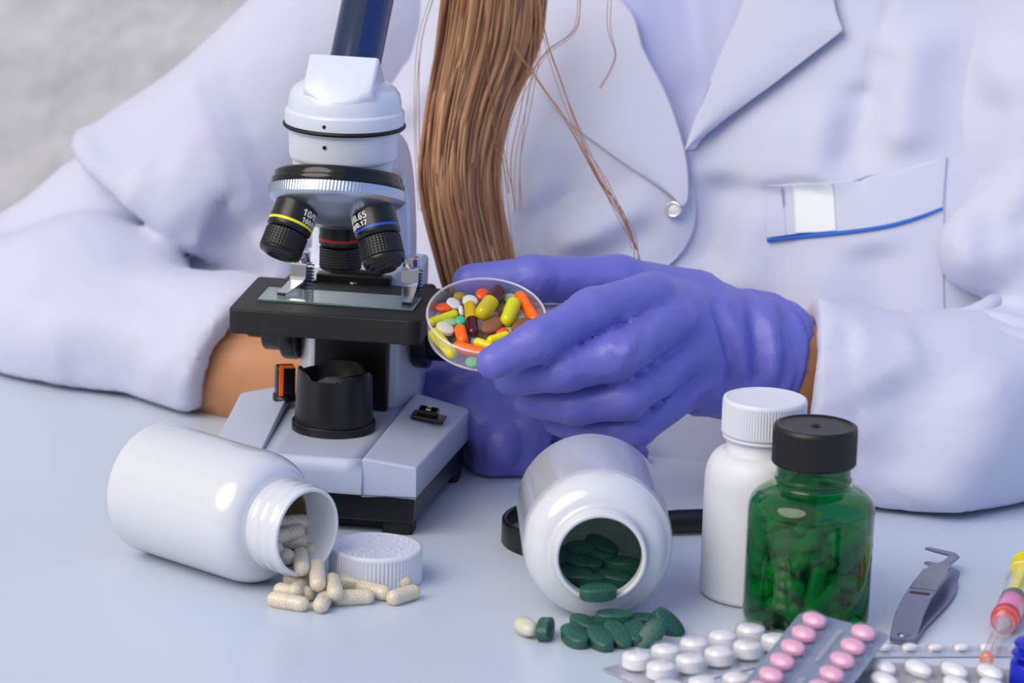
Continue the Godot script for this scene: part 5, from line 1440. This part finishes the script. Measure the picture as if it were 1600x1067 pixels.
func speckle(m: StandardMaterial3D, a: Color, b: Color, freq: float, scale: float, lo := .35, hi := .65, sd := 5) -> StandardMaterial3D:
	# mottled colour of a material made of mixed grains
	var f := FastNoiseLite.new()
	f.seed = sd
	f.frequency = freq
	f.fractal_octaves = 3
	var g := Gradient.new()
	g.set_color(0, a)
	g.set_color(1, b)
	g.set_offset(0, lo)
	g.set_offset(1, hi)
	var t := NoiseTexture2D.new()
	t.noise = f
	t.seamless = true
	t.width = 256
	t.height = 256
	t.color_ramp = g
	m.albedo_color = Color.WHITE
	m.albedo_texture = t
	m.uv1_triplanar = true
	m.uv1_scale = Vector3.ONE * scale
	return m


func pane(c: Color, alpha: float, rough := .05) -> StandardMaterial3D:
	var m := mat(Color(c, alpha), rough)
	m.transparency = BaseMaterial3D.TRANSPARENCY_ALPHA
	return m


func numbered(called: String) -> String:
	used[called] = used.get(called, 0) + 1
	return called if used[called] == 1 else "%s_%03d" % [called, used[called] - 1]


func tag(o: Node, label: String, category: String, group := "") -> Node:
	o.set_meta("label", label)
	o.set_meta("category", category)
	if group:
		o.set_meta("group", group)
	return o


func thing(called: String, label: String, category: String, at := Transform3D(), group := "") -> Node3D:
	var o := Node3D.new()
	o.name = numbered(called)
	add_child(o)
	o.transform = at
	tag(o, label, category, group)
	return o


func part(called: String, b, m: Material, parent: Node, t := Transform3D()) -> MeshInstance3D:
	var o := MeshInstance3D.new()
	o.name = called
	o.mesh = b.mesh() if b is MB else b
	o.material_override = m
	parent.add_child(o, true)
	o.transform = t
	return o


func struct(called: String, b: MB, m: Material, t := Transform3D()) -> MeshInstance3D:
	var o := part(called, b, m, self, t)
	o.set_meta("kind", "structure")
	return o


func copy(o: Node3D, label: String, at: Transform3D, called := "") -> Node3D:
	var c: Node3D = o.duplicate()
	c.name = numbered(called if called else String(o.name).trim_suffix("_" + String(o.name).get_slice("_", String(o.name).get_slice_count("_") - 1)) if String(o.name).right(3).is_valid_int() else String(o.name))
	add_child(c)
	c.transform = at
	c.set_meta("label", label)
	return c


func at(p: Vector3, yaw := 0.0) -> Transform3D:
	return Transform3D(Basis(Vector3.UP, yaw), p)


func smin(a: float, b: float, k: float) -> float:
	var h := maxf(k - absf(a - b), 0.0) / k
	return minf(a, b) - h * h * k * .25


func bone(p: Vector3, a: Vector3, b: Vector3, ra: float, rb: float) -> float:
	var ab := b - a
	var t := clampf((p - a).dot(ab) / maxf(ab.length_squared(), 1e-9), 0.0, 1.0)
	return p.distance_to(a + ab * t) - lerpf(ra, rb, t)


func chain(p: Vector3, c: Array, k: float) -> float:
	# a chain of joints [point, radius]
	var d := 1e3
	for i in c.size() - 1:
		d = smin(d, bone(p, c[i][0], c[i + 1][0], c[i][1], c[i + 1][1]), k)
	return d


func nets(f: Callable, lo: Vector3, hi: Vector3, h: float) -> MB:
	# surface nets of a distance field, visiting only blocks near the surface
	var nx := int(ceil((hi.x - lo.x) / h / 6)) * 6 + 1
	var ny := int(ceil((hi.y - lo.y) / h / 6)) * 6 + 1
	var nz := int(ceil((hi.z - lo.z) / h / 6)) * 6 + 1
	var g := PackedFloat32Array()
	g.resize(nx * ny * nz)
	g.fill(1e3)
	var blocks := []
	for bz in range(0, nz - 1, 6):
		for by in range(0, ny - 1, 6):
			for bx in range(0, nx - 1, 6):
				if absf(f.call(lo + Vector3(bx + 3, by + 3, bz + 3) * h)) > h * 6.6:
					continue
				blocks.append(Vector3i(bx, by, bz))
				for z in range(bz, bz + 7):
					for y in range(by, by + 7):
						var o := (z * ny + y) * nx
						for x in range(bx, bx + 7):
							if g[o + x] == 1e3:
								g[o + x] = f.call(lo + Vector3(x, y, z) * h)
	var id := PackedInt32Array()
	id.resize(g.size())
	id.fill(-1)
	var b := MB.new()
	var step := PackedInt32Array([0, 1, nx, nx + 1, nx * ny, nx * ny + 1, nx * ny + nx, nx * ny + nx + 1])
	var ea := PackedInt32Array([0, 2, 4, 6, 0, 1, 4, 5, 0, 1, 2, 3])
	var eb := PackedInt32Array([1, 3, 5, 7, 2, 3, 6, 7, 4, 5, 6, 7])
	for q in blocks:
		for z in range(q.z, q.z + 6):
			for y in range(q.y, q.y + 6):
				for x in range(q.x, q.x + 6):
					var o := (z * ny + y) * nx + x
					var neg := 0
					for k in 8:
						if g[o + step[k]] < 0.0:
							neg += 1
					if neg == 0 or neg == 8:
						continue
					var s := Vector3.ZERO
					var n := 0
					for e in 12:
						var va := g[o + step[ea[e]]]
						var vb := g[o + step[eb[e]]]
						if (va < 0.0) != (vb < 0.0):
							var pa := Vector3(ea[e] & 1, (ea[e] >> 1) & 1, ea[e] >> 2)
							var pb := Vector3(eb[e] & 1, (eb[e] >> 1) & 1, eb[e] >> 2)
							s += pa.lerp(pb, va / (va - vb))
							n += 1
					id[o] = b.v.size()
					b.v.append(lo + (Vector3(x, y, z) + s / n) * h)
	for q in blocks:
		for z in range(q.z, q.z + 6):
			for y in range(q.y, q.y + 6):
				for x in range(q.x, q.x + 6):
					var o := (z * ny + y) * nx + x
					if id[o] < 0:
						continue
					var inside := g[o] < 0.0
					for axis in 3:
						var u: int = [nx, nx * ny, 1][axis]
						var w: int = [nx * ny, 1, nx][axis]
						if inside == (g[o + step[[1, 2, 4][axis]]] < 0.0) or o < u + w:
							continue
						var c := PackedInt32Array([id[o], id[o - u], id[o - u - w], id[o - w]])
						if c[1] < 0 or c[2] < 0 or c[3] < 0:
							continue
						if inside:
							b.ix.append_array(PackedInt32Array([c[0], c[1], c[2], c[0], c[2], c[3]]))
						else:
							b.ix.append_array(PackedInt32Array([c[0], c[2], c[1], c[0], c[3], c[2]]))
	return b


func relief(q: Vector2, folds: Array) -> float:
	# height of the folds drawn at a point of the cloth: [line, height, width, far width] (a far width makes a lap that falls off sharply on its right)
	var s := 0.0
	for f in folds:
		var pts: PackedVector2Array = f[0]
		var reach: float = maxf(f[2], f[3]) * 2.6
		var best := 1e3
		var side := 0.0
		var along := 0.0
		for i in pts.size() - 1:
			var ab := pts[i + 1] - pts[i]
			var t := clampf((q - pts[i]).dot(ab) / ab.length_squared(), 0.0, 1.0)
			var r := q - pts[i] - ab * t
			var d := r.length()
			if d < best:
				best = d
				side = signf(ab.cross(q - pts[i]))
				along = (i + t) / (pts.size() - 1)
		if best > reach:
			continue
		var fade := 1.0 if f.size() > 4 else smoothstep(0.0, .25, along) * smoothstep(1.0, .75, along)
		var w: float = f[3] if f[3] > 0.0 and side > 0.0 else f[2]
		s += f[1] * fade * exp(-(best / w) ** 2)
	return s
